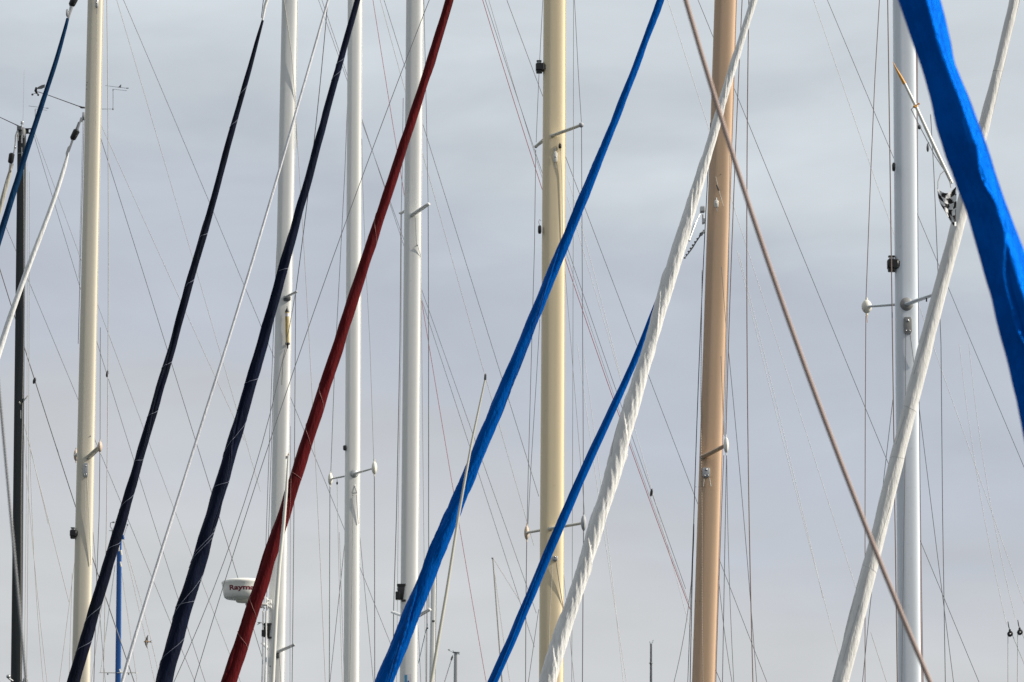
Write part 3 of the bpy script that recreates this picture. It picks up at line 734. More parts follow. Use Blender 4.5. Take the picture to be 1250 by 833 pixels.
m0.wire([(28, 512), (38, 551), (55.4, 623), (70.6, 678), (84, 735)], .9, 'wire_light', .35, 'lower_shroud', ext=False)
k = MB()
for (x, y, r) in ((10.3, 826, 2.8), (31, 830, 3.2)):
    k.ell(P(x, y, 41.95), (r*u0, 0, 0), (0, r*u0, 0), (0, 0, r*.9*u0)); k.tube([P(x, y+2, 41.95), P(20, 834, 42)], 1.2*u0, 8)
k.build('steaming_light', 'anodised', m0.root)
k = MB(); rng = random.Random(3)
for i in range(16):
    y = 230+i*36; x = float(np.interp(y, [160, 833], [31.5, 26.6]))-.9
    k.ell(m0.front(x, y), (.45*u0, 0, 0), (0, .005, 0), (0, 0, .55*u0), n=6, m=4)
k.each('rivet', 'steel', m0.root)

# blue mast behind
m9 = Mast(75, (656, 142.8, 148.6), (833, 140.6, 147.6), 'blue_mast', 'slender blue mast in the distance between the cream mast and the pale grey stay', headed=True, track=None)
u9 = S(75)
k = MB(); k.box(P(148.5, 657, 75), (3.2*u9, 0, 0), (0, .05, 0), (0, 0, 1.5*u9)); k.box(P(150, 655.5, 75), (1.2*u9, 0, 0), (0, .05, 0), (0, 0, 2*u9)); k.box(P(138, 657, 75), (2*u9, 0, 0), (0, .05, 0), (0, 0, 1.4*u9)); k.build('masthead', 'blue_mast', m9.root)
k = MB(); k.tube([P(147.5, 672, 74.9), P(148.5, 678, 74.9)], 1.0*u9, 8); k.tube([P(146.8, 686, 74.9), P(148, 692, 74.9)], .9*u9, 8); k.tube([P(145.6, 666, 74.9), P(145.2, 673, 74.9)], .6*u9, 8); k.tube([P(146, 817, 74.9), P(147, 821, 74.9)], .8*u9, 8); k.build('fitting', 'cream_plastic', m9.root)
k = MB(); k.tube([P(137, 655, 75), P(136.8, 646, 75), P(134.5, 643, 75), P(135, 638.5, 75), P(139, 637, 75)], .4*u9, 6); k.ell(P(138.6, 637.8, 75), (1.5*u9, 0, 0), (0, .5*u9, 0), (0, 0, 1*u9)); k.tube([P(133, 648, 75), P(139, 648, 75)], .3*u9, 6); k.build('wind_sensor', 'wire_dark', m9.root)
k = MB(); k.tube([P(151, 655, 75), P(155.5, 641.3, 75)], .25*u9, 6); k.ell(P(155.6, 640.8, 75), (1*u9, 0, 0), (0, u9, 0), (0, 0, 1.2*u9)); k.build('antenna', 'wire_grey', m9.root)
m9.spreader((144, 821.5), (121.5, 821.3), 1.6, .9, 'cream_plastic', .5); m9.spreader((144.5, 821.5), (167, 821.3), 1.6, .9, 'cream_plastic', -.3)
k = MB()
for x in (131.5, 157): k.ell(P(x, 823, 74.9), (.9*u9, 0, 0), (0, .9*u9, 0), (0, 0, 1.2*u9), n=8, m=6)
k.build('flag_block', 'wire_dark', m9.root)
m9.wire([(150, 660), (163, 715), (180, 790), (189, 833)], .7, 'wire_light', .2, 'backstay'); m9.wire([(150.5, 660), (167, 715), (184, 780), (196, 833)], .7, 'wire_light', .25, 'backstay')
m9.wire([(141, 690), (135, 725), (123, 821)], .6, 'wire_light', 0, ext=False); m9.wire([(149, 700), (157, 760), (166.5, 821), (167, 833)], .5, 'wire_light', 0)

# small masts behind
m8 = Mast(60, (660, 527, 532.8), (833, 524, 530.6), 'white_mast', 'thin white mast partly hidden behind the thick blue furled sail', headed=True, track='t', track_mat='grey_mast')
u8 = S(60)
m8.wire([(521.8, 690), (521.4, 760), (520.8, 833)], 1.9, 'wire_pale_grey', -.1, 'furled_jib')
k = MB(); k.box(P(529, 758.5, 59.9), (1.8*u8, 0, 0), (0, .03, 0), (0, 0, 1.1*u8)); k.box(P(521.5, 767, 59.8), (1.2*u8, 0, 0), (0, .03, 0), (0, 0, .9*u8)); k.build('fitting', 'dark_grey_mast', m8.root)
m8.wire([(520, 768), (517, 785), (510.5, 810)], 1.1, 'wire_teal', -.1, 'halyard', ext=False)
m10 = Mast(90, (797, 554.3, 558.6), (833, 553.8, 558.6), 'grey_mast', 'short distant mast top with small crossbar low in the gap between blue sails', headed=True, track=None)
u10 = S(90)
k = MB(); k.bar(P(552.5, 796.5, 90), P(561, 797, 90), .06, 1.3*u10); k.tube([P(554, 797, 90), P(552.8, 794, 90)], .35*u10, 6); k.tube([P(559.5, 797, 90), P(560.5, 799.5, 90)], .5*u10, 6); k.build('masthead', 'dark_grey_mast', m10.root)
k = MB(); k.ell(P(548, 793.5, 90), (1.3*u10, 0, 0), (0, .5*u10, 0), (0, 0, .8*u10), n=10, m=6); k.tube([P(547.6, 794, 90), P(554, 797, 90)], .22*u10, 6); k.build('wind_vane', 'dark_grey_mast', m10.root)
m10.wire([(552.8, 800), (548, 815), (542.5, 833)], .9, 'wire_dark', 0, 'forestay'); MB().tube([P(552.3, 801.5, 90), P(550.8, 806, 90)], 1*u10, 8).build('furling_swivel', 'black_plastic', m10.root)
m11 = Mast(95, (786, 793.6, 795.9), (833, 793.2, 796.2), 'dark_grey_mast', 'tiny dark grey mast top far away between the white sail and tan mast', headed=True, track=None)
u11 = S(95)
k = MB(); k.ell(P(794.6, 810, 94.9), (2*u11, 0, 0), (0, 2*u11, 0), (0, 0, 1.6*u11)); k.tube([P(793.7, 786, 95), P(793.2, 783.5, 95)], .4*u11, 6); k.tube([P(795.6, 786, 95), P(797.6, 781.5, 95)], .3*u11, 6); k.build('masthead', 'dark_grey_mast', m11.root)
m12 = Mast(85, (682, 600.9, 602.6), (833, 612, 614), 'wire_light', 'hair thin pale mast leaning between the two blue furled sails', headed=True, track=None, name='flag_pole', cat='pole', group=None)
k = MB(); k.ell(P(601.3, 681.8, 85), (1.4*S(85), 0, 0), (0, 1.2*S(85), 0), (0, 0, 1.2*S(85))); k.build('finial', 'wire_mid', m12.root)
m12.wire([(602, 683), (618, 705), (634, 734)], .8, 'wire_light', 0, 'stay', ext=False)
m12.wire([(602, 685), (609, 735), (613.5, 775), (622.5, 833)], .6, 'wire_light', .1, 'stay')

# ------------------------------------------------------------------ furled sails
def smooth(y, v, yy, sig):
    w = np.interp(yy, y, v)
    if sig <= 0: return w
    st = yy[1]-yy[0]; n = int(3*sig/st)+1
    kx = np.exp(-.5*(np.arange(-n, n+1)*st/sig)**2); kx /= kx.sum()
    # pad linearly
    a = w[0] + (w[0]-w[1])*np.arange(n, 0, -1) if n else w[:0]
    b = w[-1] + (w[-1]-w[-2])*np.arange(1, n+1)
    return np.convolve(np.concatenate([a, w, b]), kx, 'valid')
def furled(D, pts, mat, label, twist=.010, step=.16, ridge=.05, rid_n=3, rid_k=.03, lump=.04, wrinkle=.0, wr_len=30., sig=16, sides=72, dy=2.2, ext_t=170, ext_b=230, seed=0, cloth_name='sailcloth', end_t=False, aspect=1.0, group='rolled headsails on their forestays', hem=None, cdeg=4, resid=.12, faces=None):
    a = np.array(pts, float); a = a[np.argsort(a[:, 1])]
    y0, y1 = a[0, 1], a[-1, 1]
    yy = np.arange(y0, y1+dy, dy)
    xx = smooth(a[:, 1], a[:, 0], yy, sig); ww = smooth(a[:, 1], a[:, 2], yy, sig*1.5)
    cf = np.polyfit((a[:, 1]-416)/416, a[:, 0], min(cdeg, 2 if len(a) < 8 else cdeg))
    xx = np.polyval(cf, (yy-416)/416)*(1-resid) + xx*resid
    q = [(x, y, w) for x, y, w in zip(xx, yy, ww)]
    def ext(q, n, e):
        p0 = q[0] if n < 0 else q[-1]; p1 = q[12] if n < 0 else q[-13]
        sl = (p0[0]-p1[0])/(p0[1]-p1[1]); out = []
        k = 1
        while k*dy < e:
            out.append((p0[0]+sl*k*dy*(1 if n > 0 else -1), p0[1]+(k*dy if n > 0 else -k*dy), p0[2])); k += 1
        return out
    if ext_t and not end_t: q = ext(q, -1, ext_t)[::-1] + q
    if ext_b: q = q + ext(q, 1, ext_b)
    base = P(q[-1][0], q[-1][1], D)
    rt = root('furled_sail', base, label, 'sail', group)
    u = S(D); vs = []; fs = []; M = len(q)
    cs = [P(x, y, D) for x, y, w in q]
    ux = Vector((0, 1, 0))
    def psi_at(y): return twist*y + noise.noise(Vector((y*.013, seed*7.1, 0)))
    def rfun(y, th):
        psi = psi_at(y); base_r = 1.0
        if faces:
            dr_ = faces[2]*math.sin(y*.006+1)
            base_r = sum(max(0, math.cos(th-R(a_)-dr_))**faces[1] for a_ in faces[0])**(-1/faces[1])*faces[3]
        g = ((th-psi)/(2*math.pi)) % 1.0
        rr = .93 + step*(g-.5)
        # lip where the outer layer ends, and a softer second layer
        rr += .05*math.exp(-((g-.985)/.02)**2) - .05*math.exp(-((g-.02)/.02)**2)
        g2 = ((th-psi*.8-2.2)/(2*math.pi)) % 1.0
        rr += ridge*.8*(abs(g2-.5)*2)**6*(.5+noise.noise(Vector((y*.02, 3+seed, 1.3))))
        rr += ridge*math.sin(rid_n*th + y*rid_k*rid_n + 1.5*noise.noise(Vector((y*.02, th*.5 if th < math.pi else (2*math.pi-th)*.5, seed))))*(.6+.8*noise.noise(Vector((y*.015, seed*3.3, 5))))
        rr += lump*noise.noise(Vector((math.cos(th)*1.3+seed, math.sin(th)*1.3, y*.035)))*2
        if wrinkle:
            pv = y/wr_len
            v1 = noise.noise(Vector((math.cos(th+pv*.55)*3.2, math.sin(th+pv*.55)*3.2+seed, pv)))
            v2 = noise.noise(Vector((math.cos(th-pv*.4)*6.5, math.sin(th-pv*.4)*6.5-seed, pv*2.1)))
            rr += wrinkle*(1-2.6*abs(v1))*.6 + wrinkle*.5*v2
        return rr*base_r
    for i, (x, y, w) in enumerate(q):
        t = (cs[min(i+1, M-1)]-cs[max(i-1, 0)]).normalized()
        A = t.cross(ux).normalized()      # in the picture plane, across the sail
        if A.x < 0: A = -A
        B = ux
        tilt = abs(t.z)
        r0 = w*.5*u*tilt
        for j in range(sides):
            th = 2*math.pi*j/sides
            c_, s_ = math.cos(th), math.sin(th)
            rr = rfun(y, th)
            vs.append(cs[i] + (A*c_ + B*s_*aspect)*r0*rr)
    for i in range(M-1):
        for j in range(sides):
            p = i*sides+j; r_ = i*sides+(j+1) % sides
            fs.append((p, r_, r_+sides, p+sides))
    fs.append(tuple(range(sides-1, -1, -1))); fs.append(tuple((M-1)*sides+j for j in range(sides)))
    o = MB().add(vs, fs).build(cloth_name, mat, rt, ang=80)
    def spiral(ya, yb, turns, th0, w, m_, nm='lashing', off=1.12, seg=None):
        """a thin line wound round the sail between two rows"""
        n = seg or max(20, int(abs(turns)*40)); path = []
        yq = np.array([p[1] for p in q])
        for k in range(n+1):
            f = k/n; y = ya+(yb-ya)*f; th = -(th0+turns*2*math.pi*f)
            x = float(np.interp(y, yq, [p[0] for p in q])); w_ = float(np.interp(y, yq, [p[2] for p in q]))
            i = int(np.clip(np.searchsorted(yq, y), 1, M-2)); t = (cs[i+1]-cs[i-1]).normalized(); A = t.cross(ux).normalized()
            if A.x < 0: A = -A
            r0 = w_*.5*u*abs(t.z)*(rfun(y, th % (2*math.pi))+off-1.0)
            path.append(P(x, y, D) + (A*math.cos(th) + B_*math.sin(th)*aspect)*r0)
        return MB().tube(path, w*.5*u, 6).build(nm, m_, o)
    B_ = ux
    if hem:
        # the stitched edge of the outer layer, following its spiral down the sail
        for sh in (-.16, -.42):
            yq = np.array([p[1] for p in q]); path = []
            y = max(q[0][1], -60)
            while y < min(q[-1][1], 900):
                x = float(np.interp(y, yq, [p[0] for p in q])); w_ = float(np.interp(y, yq, [p[2] for p in q]))
                i = int(np.clip(np.searchsorted(yq, y), 1, M-2)); t = (cs[i+1]-cs[i-1]).normalized(); A = t.cross(ux).normalized()
                if A.x < 0: A = -A
                th = (psi_at(y)+sh) % (2*math.pi)
                r0 = w_*.5*u*abs(t.z)*(rfun(y, th)+.008)
                path.append(P(x, y, D) + (A*math.cos(th) + B_*math.sin(th)*aspect)*r0); y += 3
            MB().tube(path, hem[1]*.5*u, 5).build('hem_stitching', hem[0], o)
    return rt, o, spiral

# S4 big bright blue
S4 = [(806.7,0,9.5),(795,28,9.3),(783,60.5,9),(772.7,91,10),(760,121,11),(750,151,11.2),(742,166,11.5),(727,208,12),(714,240,13),(699,273,14),(684,311,14.5),(666,349,15.5),(654,384,16),(641,417,17),(623.5,460,18),(608,493,18.5),(591,533,19.5),(573,579,20),(555,619,21),(535,673,22),(517.6,716,23),(502.5,749,24),(487,790,24.5),(469,833,26)]
S4 = [(x, y, w*.95) for x, y, w in S4]
rt, o, sp = furled(32, S4, 'blue_cloth', 'bright blue furled sail, the long thick one crossing the whole picture', twist=.014, step=.20, ridge=.07, lump=.045, wrinkle=.085, wr_len=34, sig=9, seed=4, hem=('hem_blue', .5))
# S5 second blue
S5 = [(806,352,2.5),(803.5,362,3.5),(797,380,6.5),(791,396.5,8),(785,417,9),(780,430,9.5),(762.6,468,10),(751,493,10.2),(734,526,10.8),(714,571,11.5),(694,622,12.3),(674,668,12.6),(654,711,12.8),(636,754,12.8),(618,794,13),(602,833,13.2)]
rt, o, sp = furled(37.5, S5, 'blue_cloth', 'narrower blue furled sail emerging from behind the white pleated sail', twist=.006, step=.14, ridge=.035, lump=.035, wrinkle=.035, sig=8, seed=9, end_t=True, hem=('hem_blue', .4))
wire([(818, 320), (805, 355)], 1.0, 'wire_grey', 37.5, 'forestay', rt, ext=False)
# S3 dark red
S3 = [(548,0,10.5),(533,50,11),(520,96,11.5),(505,141,12),(492,176,12.3),(483,207,12.6),(467,253,13.2),(449,308,14),(431,361,15),(415,417,15.8),(401,460,16),(383.6,513,16.5),(366,561,16.8),(347,628,17.3),(333,671,17.6),(315.5,724,18),(297,778,19),(280,833,20)]
rt, o, sp = furled(34, S3, 'red_cloth', 'dark red furled sail running diagonally across the white masts', twist=.0045, step=.16, ridge=.05, lump=.05, wrinkle=.04, wr_len=60, sig=12, seed=2, hem=('hem_red', .4))
for (ya, yb, tu, t0) in ((262, 300, .4, 2.6), (470, 500, .35, 2.7), (519, 548, .38, 2.8), (577, 584, .5, 3.1), (730, 757, .35, 2.6), (774, 790, .45, 3.0), (560, 640, .3, 2.1)):
    sp(ya, yb, -tu if False else tu, math.pi-0.2, .55, 'thread_red', off=1.04) if False else sp(ya, yb, -.48, math.pi*.98, .5, 'thread_red', off=1.035)
# S2 wide navy
S2 = [(436,0,7),(424,45,7.5),(413.5,81,8.2),(401,126,9),(391,164,9.6),(380,207,10.4),(363,260,11),(348,321,12.5),(331,381,13),(322,419,13.3),(308,463,15),(293,516,16),(278,561,17),(262,624,18.2),(247,673,19),(227,729,20),(206,807,21),(200,833,22)]
rt, o, sp = furled(33, S2, 'navy_blue_cloth', 'wide navy furled sail, right hand one of two nearly parallel navy sails', twist=.009, step=.22, ridge=.08, lump=.045, wrinkle=.05, wr_len=50, sig=8, seed=13, hem=('hem_navy', .4), resid=.35)
for (ya, yb) in ((70, 82), (85, 100), (326, 334), (460, 472), (510, 560), (585, 600), (640, 690), (646, 696), (700, 760), (730, 745), (775, 815)):
    sp(yb, ya, -.48, math.pi*.98, .5, 'thread_pale', off=1.035)
# S1 narrow navy
S1 = [(320,25,3),(316,42,4.5),(309,68,5.5),(298,108,6.5),(290,135,7),(281.5,161,7.6),(270,209,8.6),(255,268,9),(245,297,9.2),(228,354,9.4),(214,415,10),(190,493,11),(174,546,11.6),(156,612,12.6),(136,673,13.6),(118.4,731,15),(102,790,16),(89,833,17)]
rt, o, sp = furled(35, S1, 'navy_cloth', 'narrow navy furled sail with silver swivel at its top, nearest the cream mast', twist=.010, step=.2, ridge=.07, lump=.045, wrinkle=.05, wr_len=45, sig=8, seed=21, end_t=True, hem=('hem_navy', .4), resid=.3)
for (ya, yb) in ((104, 120), (145, 158), (284, 292), (340, 352), (440, 452), (500, 512), (560, 566), (600, 625), (660, 676), (735, 765), (780, 800)):
    sp(yb, ya, -.48, math.pi*.98, .5, 'thread_pale', off=1.035)
k = MB(); u = S(35)
k.tube([P(327, -3, 35), P(323.5, 8, 35), P(321.5, 20, 35), P(319.5, 30, 35)], [2.2*u, 1.9*u, 1.3*u, 1*u], 10); k.build('head_swivel', 'white_cloth', rt)
wire([(321.5, 0), (319, 22)], 1.1, 'navy_cloth', 35, 'head_webbing', rt, ext=True); wire([(330, -120), (326, 0)], 1.6, 'wire_grey', 35, 'forestay', rt, ext=False)
# S6 white pleated
S6 = [(921,0,9),(911,28,9.3),(901,60,9.8),(891,93,10.4),(881,123,11),(871,164,12),(861,202,13),(857,214,13.6),(843,258,16),(833,286,18),(822,321,20),(810.5,359,18.5),(799,405,17),(791,430,17.5),(780,458,19),(771,493,21),(761,531,22.5),(751,571,21.5),(743,600,20.5),(733,623,20),(722,668,20),(708.5,706,18.5),(697,741,20),(686,769,20.5),(677,804,23),(669,833,22)]
rt, o, sp = furled(34.6, S6, 'white_cloth', 'white furled sail gathered in pleats, crossing the tan mast near its top', twist=.045, step=.16, ridge=.03, rid_n=9, rid_k=-.04, lump=.03, wrinkle=.05, wr_len=34, sig=8, seed=31, resid=.35)
sp(560, 450, .3, 2.4, .6, 'seam_grey', 'seam', 1.015)
# S7 white smooth right
S7 = [(1239,0,13.5),(1228,38,12.8),(1218,86,12.6),(1206.6,131,14),(1201,156,15),(1186,212,17),(1174,260,18.5),(1164,293,18.8),(1154,326,18.3),(1143.6,366,18.5),(1133.6,401.5,19),(1127,430,19.5),(1118,470,20.5),(1110.5,500.6,19),(1101,538,19),(1091,576,19.6),(1080.5,621,20),(1065.5,678,20),(1055,716,20.3),(1045,759,20.5),(1035,800,20.5),(1027,833,20.8)]
rt, o, sp = furled(30, S7, 'warm_white_cloth', 'smooth white furled sail crossing the cool white mast on the right', twist=.004, step=.12, ridge=.03, lump=.03, wrinkle=.035, wr_len=70, sig=9, seed=41, hem=('hem_white', .5), resid=.2)
for ya, yb in ((86, 89), (502, 497), (558, 561), (698, 692)):
    sp(ya, yb, .5, 0, .5, 'seam_grey', 'seam', 1.0)
for ya, yb, t0 in ((10, 56, 1.5), (330, 410, 1.7), (408, 460, 1.9), (510, 545, 2.0), (618, 660, .9), (690, 720, 1.5), (740, 810, 1.8)):
    sp(ya, yb, .05, t0, .6, 'seam_grey', 'seam', 1.0)
# S0 thin deep blue left
S0 = [(82.4,22.7,4),(75.6,50,5.4),(65.5,86,6),(54,116,6.4),(43,151,7),(33,181,7.6),(25.5,210,8),(15,240,8.4),(5,270,8.8),(-2,294,9),(-20,350,9.5)]
rt, o, sp = furled(37, S0, 'deep_blue_cloth', 'thin deep blue furled sail with black swivel crossing the head of the black mast', twist=.01, step=.15, ridge=.04, lump=.04, wrinkle=.04, sig=9, seed=51, end_t=True, sides=40)
u = S(37); k = MB(); k.tube([P(94, -14, 37), P(92.5, -6, 37), P(90.5, 0, 37), P(87.6, 6, 37), P(87, 8, 37)], [2.2*u, 4.4*u, 4.6*u, 4.2*u, 2.4*u], 14); k.build('head_swivel', 'black_plastic', rt)
k = MB(); k.tube([P(87.3, 8, 37), P(84.8, 17, 37), P(82.5, 26, 37)], [2.4*u, 1.8*u, 1.3*u], 10); k.box(P(82, 16, 36.98), (1.5*u, 0, 0), (0, .02, 0), (0, 0, 4.5*u), bev=.45); k.build('shackle', 'anodised', rt)
wire([(118, -90), (94, -12)], 1.4, 'wire_grey', 37, 'forestay', rt, ext=False)
# S8 bright white left
S8 = [(84,184,1.8),(82.5,190,3.6),(79.5,200,5.5),(76,212,6),(60.5,258,6.4),(43,306,6.8),(27.7,345,7),(15,379,7.4),(5,411,7.8),(-4,440,8),(-25,505,8.5)]
rt, o, sp = furled(41, S8, 'bright_white_cloth', 'slim bright white furled sail with black swivel hanging from the hidden masthead', twist=.01, step=.12, ridge=.03, lump=.03, wrinkle=.03, sig=6, seed=61, end_t=True, sides=40)
u = S(41); k = MB(); k.tube([P(94.5, 158.5, 41), P(93.5, 160, 41), P(89, 169, 41), P(88.5, 171, 41)], [2.5*u, 4.2*u, 3.9*u, 2.3*u], 14); k.build('head_swivel', 'black_plastic', rt)
k = MB(); k.tube([P(99.5, 144, 41), P(97, 151, 41), P(94.5, 159, 41)], [1.6*u, 1.1*u, 1.4*u], 8); k.tube([P(96, 149, 41), P(92.5, 158, 41)], .8*u, 8); k.tube([P(88.5, 171, 41), P(85, 182, 41), P(81, 192, 41)], [1.6*u, 1.2*u, .9*u], 8); k.build('shackle', 'steel', rt)
k = MB(); 
vp = [(86.5, 176), (82.5, 180), (80.2, 187), (80.5, 194), (83, 190)]
a_ = [P(x, y, 40.98) for x, y in vp]; b_ = [P(x, y, 41.02) for x, y in vp]
k.add(a_+b_, [tuple(range(5)), tuple(range(9, 4, -1))]+[(i, i+5, (i+1) % 5+5, (i+1) % 5) for i in range(5)]); k.build('head_panel', 'wire_pale_grey', rt, smooth=False)
# S9 beige stub at edge
S9 = [(15,200,2),(13,208,5),(9,222,6),(5,237,6.3),(0,256,6.5),(-14,310,7)]
rt, o, sp = furled(41.5, S9, 'beige_cloth', 'short stretch of beige furled sail with black swivel at the left edge', twist=.02, step=.14, ridge=.04, lump=.03, wrinkle=.03, sig=4, seed=71, end_t=True, sides=32)
u = S(41.5); k = MB(); k.tube([P(14.6, 187, 41.5), P(14.4, 188.5, 41.5), P(13, 198, 41.5), P(12.6, 199.5, 41.5)], [2*u, 3.6*u, 3.5*u, 2.2*u], 14); k.build('head_swivel', 'black_plastic', rt)
k = MB(); k.tube([P(12.6, 199, 41.5), P(11, 212, 41.5)], 1.1*u, 8); k.tube([P(16, 200, 41.5), P(13.5, 210, 41.5), P(13, 208, 41.4)], .8*u, 8); k.build('shackle', 'steel', rt)
# S10 thin pale grey
S10 = [(401,0,3.4),(393.6,23,3.4),(378.5,78,3.5),(363,128.5,3.5),(351,174,3.5),(341,210,3.6),(320.6,278,3.7),(298,351,3.8),(277,420,3.8),(248,511,3.8),(212.5,627,3.9),(196.5,673,4.2),(174,746,4.5),(149,833,4.6)]
rt, o, sp = furled(36, S10, 'grey_white_cloth', 'very thin pale grey furled sail between the two navy sails', twist=.02, step=.1, ridge=.03, lump=.02, sig=20, seed=81, sides=24, dy=4)
# F1 big foreground blue
F1 = [(1121,0,55.5),(1132,40,51),(1144,80,47),(1158,121,53),(1175,174,66),(1187,210,58),(1206,255,57),(1219,290,60),(1234.5,340,65),(1250,400,67),(1264,458,68),(1278,516,68),(1302,620,68)]
rt, o, sp = furled(14, F1, 'sky_blue_cloth', 'large out of focus bright blue sail in the top right foreground', twist=-.004, step=.10, ridge=.035, rid_n=5, rid_k=.003, lump=.018, wrinkle=.024, wr_len=330, sig=13, seed=94, sides=128, dy=2.5, ext_b=300, aspect=1.0, resid=.25, cdeg=3, faces=((-112, -38, 60, 150), 11, .12, .76))

# ------------------------------------------------------------------ poles and ropes
def pole(D, pts, mat, label, tip=None, name='whisker_pole'):
    a = np.array(pts, float); cs = [P(x, y, D) for x, y, w in pts]
    # carry on below the frame
    d = (cs[-1]-cs[-2]).normalized()
    cs.append(cs[-1]+d*2.2); w = [p[2] for p in pts]+[pts[-1][2]]
    rt = root(name, cs[-1], label, 'pole', 'slanting poles')
    MB().tube(cs, [x*.5*S(D) for x in w], 16).build('shaft', mat, rt)
    return rt
rt = pole(30, [(592.3, 463, 2.2), (575.6, 541, 2.8), (560, 628, 3.3), (545, 724, 3.8), (526.5, 832, 4.2)], 'pole_beige', 'slim beige pole with black tip standing in front of the thick blue sail')
u = S(30); k = MB(); k.tube([P(592.2, 464, 30), P(592.6, 458, 30), P(593, 456.5, 30)], [1.5*u, 1.4*u, .6*u], 10); k.build('end_cap', 'black_plastic', rt)
rt = pole(32, [(352, 556, 2.2), (349.5, 600, 3.6), (346.3, 640, 4.2), (340.8, 690, 5), (337, 745, 5), (332.8, 833, 5)], 'pole_white', 'slim white pole standing in front of the dark red furled sail')
u = S(32); k = MB(); k.ell(P(352.2, 555, 32), (1.2*u, 0, 0), (0, 1.2*u, 0), (0, 0, 1.8*u)); k.build('end_cap', 'tip_beige', rt)
# orange tipped pole with bridle
D = 29.2; u = S(D)
rt = root('spinnaker_pole', P(1162, 224, D), 'white pole with a pointed orange tip angled across the cool white mast', 'pole')
MB().tube([P(1103.5, 100.5, D), P(1118, 130, D), P(1140, 178, D), P(1162, 224, D)], [1.8*u, 2*u, 2.2*u, 2.2*u], 16).build('shaft', 'pole_white', rt)
MB().tube([P(1089.8, 75.5, D), P(1094, 84, D), P(1099, 93, D), P(1104.2, 102.6, D)], [.25*u, 1.1*u, 1.8*u, 2.2*u], 16).build('tip', 'orange_paint', rt)
k = MB(); k.lathe(P(1118, 130, D), P(1120, 134, D)-P(1116, 126, D), [(-1.4*u, 2.6*u), (1.4*u, 2.6*u)], 16); k.ell(P(1116, 130.5, D-.04), (1.8*u, 0, 0), (0, .02, 0), (0, 0, 1.3*u)); k.ell(P(1121.5, 127, D), (1.4*u, 0, 0), (0, .02, 0), (0, 0, 1*u)); k.build('ring', 'orange_paint', rt)
k = MB(); k.tube([P(1116, 130.5, D-.03), P(1112.3, 133.6, D-.03), P(1117, 143, D-.03), P(1122, 153, D-.03), P(1133, 174, D-.03), P(1141, 190, D-.03), P(1150, 204, D-.03), P(1155, 211, D-.03), P(1159, 221, D-.03)], .55*u, 6); o = k.build('bridle_line', 'wire_grey', rt)
k = MB(); k.ell(P(1122.3, 155.3, D-.03), (2.4*u, 0, 0), (0, .02, 0), (0, 0, 3*u)); k.ell(P(1132.5, 181, D-.03), (1.7*u, 0, 0), (0, .02, 0), (0, 0, 4.8*u)); k.tube([P(1131.5, 177, D-.03), P(1134, 174, D-.03)], .5*u, 6); k.build('block', 'dark_grey_mast', o)
# chequered cloth
def grid_cloth():
    nx, ny = 20, 28; vs = []; fs = []; mi = []
    for j in range(ny+1):
        v = j/ny
        for i in range(nx+1):
            s_ = i/nx
            xl = 1143.6 + 13*v**1.8; xr = 1167.5 - .5*v
            ytop = 230 + 7*math.sin(math.pi*s_) - 2*s_
            yb = 264 + 12*min(1, s_*1.4)
            x = xl+(xr-xl)*s_ + .35*math.sin(v*9+s_*5); y = ytop+(yb-ytop)*v
            d = .012*math.sin(s_*9+v*4)*(.3+v)+.006*noise.noise(Vector((s_*5, v*7, 2)))
            vs.append(P(x, y, 29.1+d))
    for j in range(ny):
        for i in range(nx):
            a = j*(nx+1)+i; fs.append((a, a+1, a+nx+2, a+nx+1))
            mi.append((int(i/nx*3.99+.35*math.sin(j*.45)) + j//5) % 2)
    return vs, fs, mi
vs, fs, mi = grid_cloth(); k = MB(); k.v = vs; k.f = fs; k.mi = mi
o = k.build('chequered_flag', ['check_white', 'check_black'], None, ang=80)
tag(o, 'black and white chequered cloth hanging on a string beside the blue sail', 'flag')
k = MB(); u = S(29.1); k.tube([P(1144.8, 231, 29.1), P(1145, 222, 29.1), P(1148, 213, 29.1), P(1153, 208.5, 29.1)], .5*u, 6); k.tube([P(1161, 229.5, 29.1), P(1159.6, 224, 29.1), P(1160.5, 219, 29.1)], .6*u, 6); k.build('string', 'wire_light', o)

wire([(834.5,0),(846,33),(868.5,98),(886,156),(900,208),(914,250),(941.5,326),(971,418),(999.7,498),(1025,561),(1049,623.5),(1070.5,681),(1101,749),(1136,832)], 6.2, 'brown_rope', 15, 'rope', label='thick pinkish brown rope, out of focus, crossing the tan mast diagonally', n=16, cat='rope')
wire([(-3,455),(2,500),(7,560),(12,625),(20,699),(32,833)], 3.4, 'grey_rope', 17, 'rope', label='blurred grey rope at the lower left edge in front of the black mast', n=12, cat='rope')

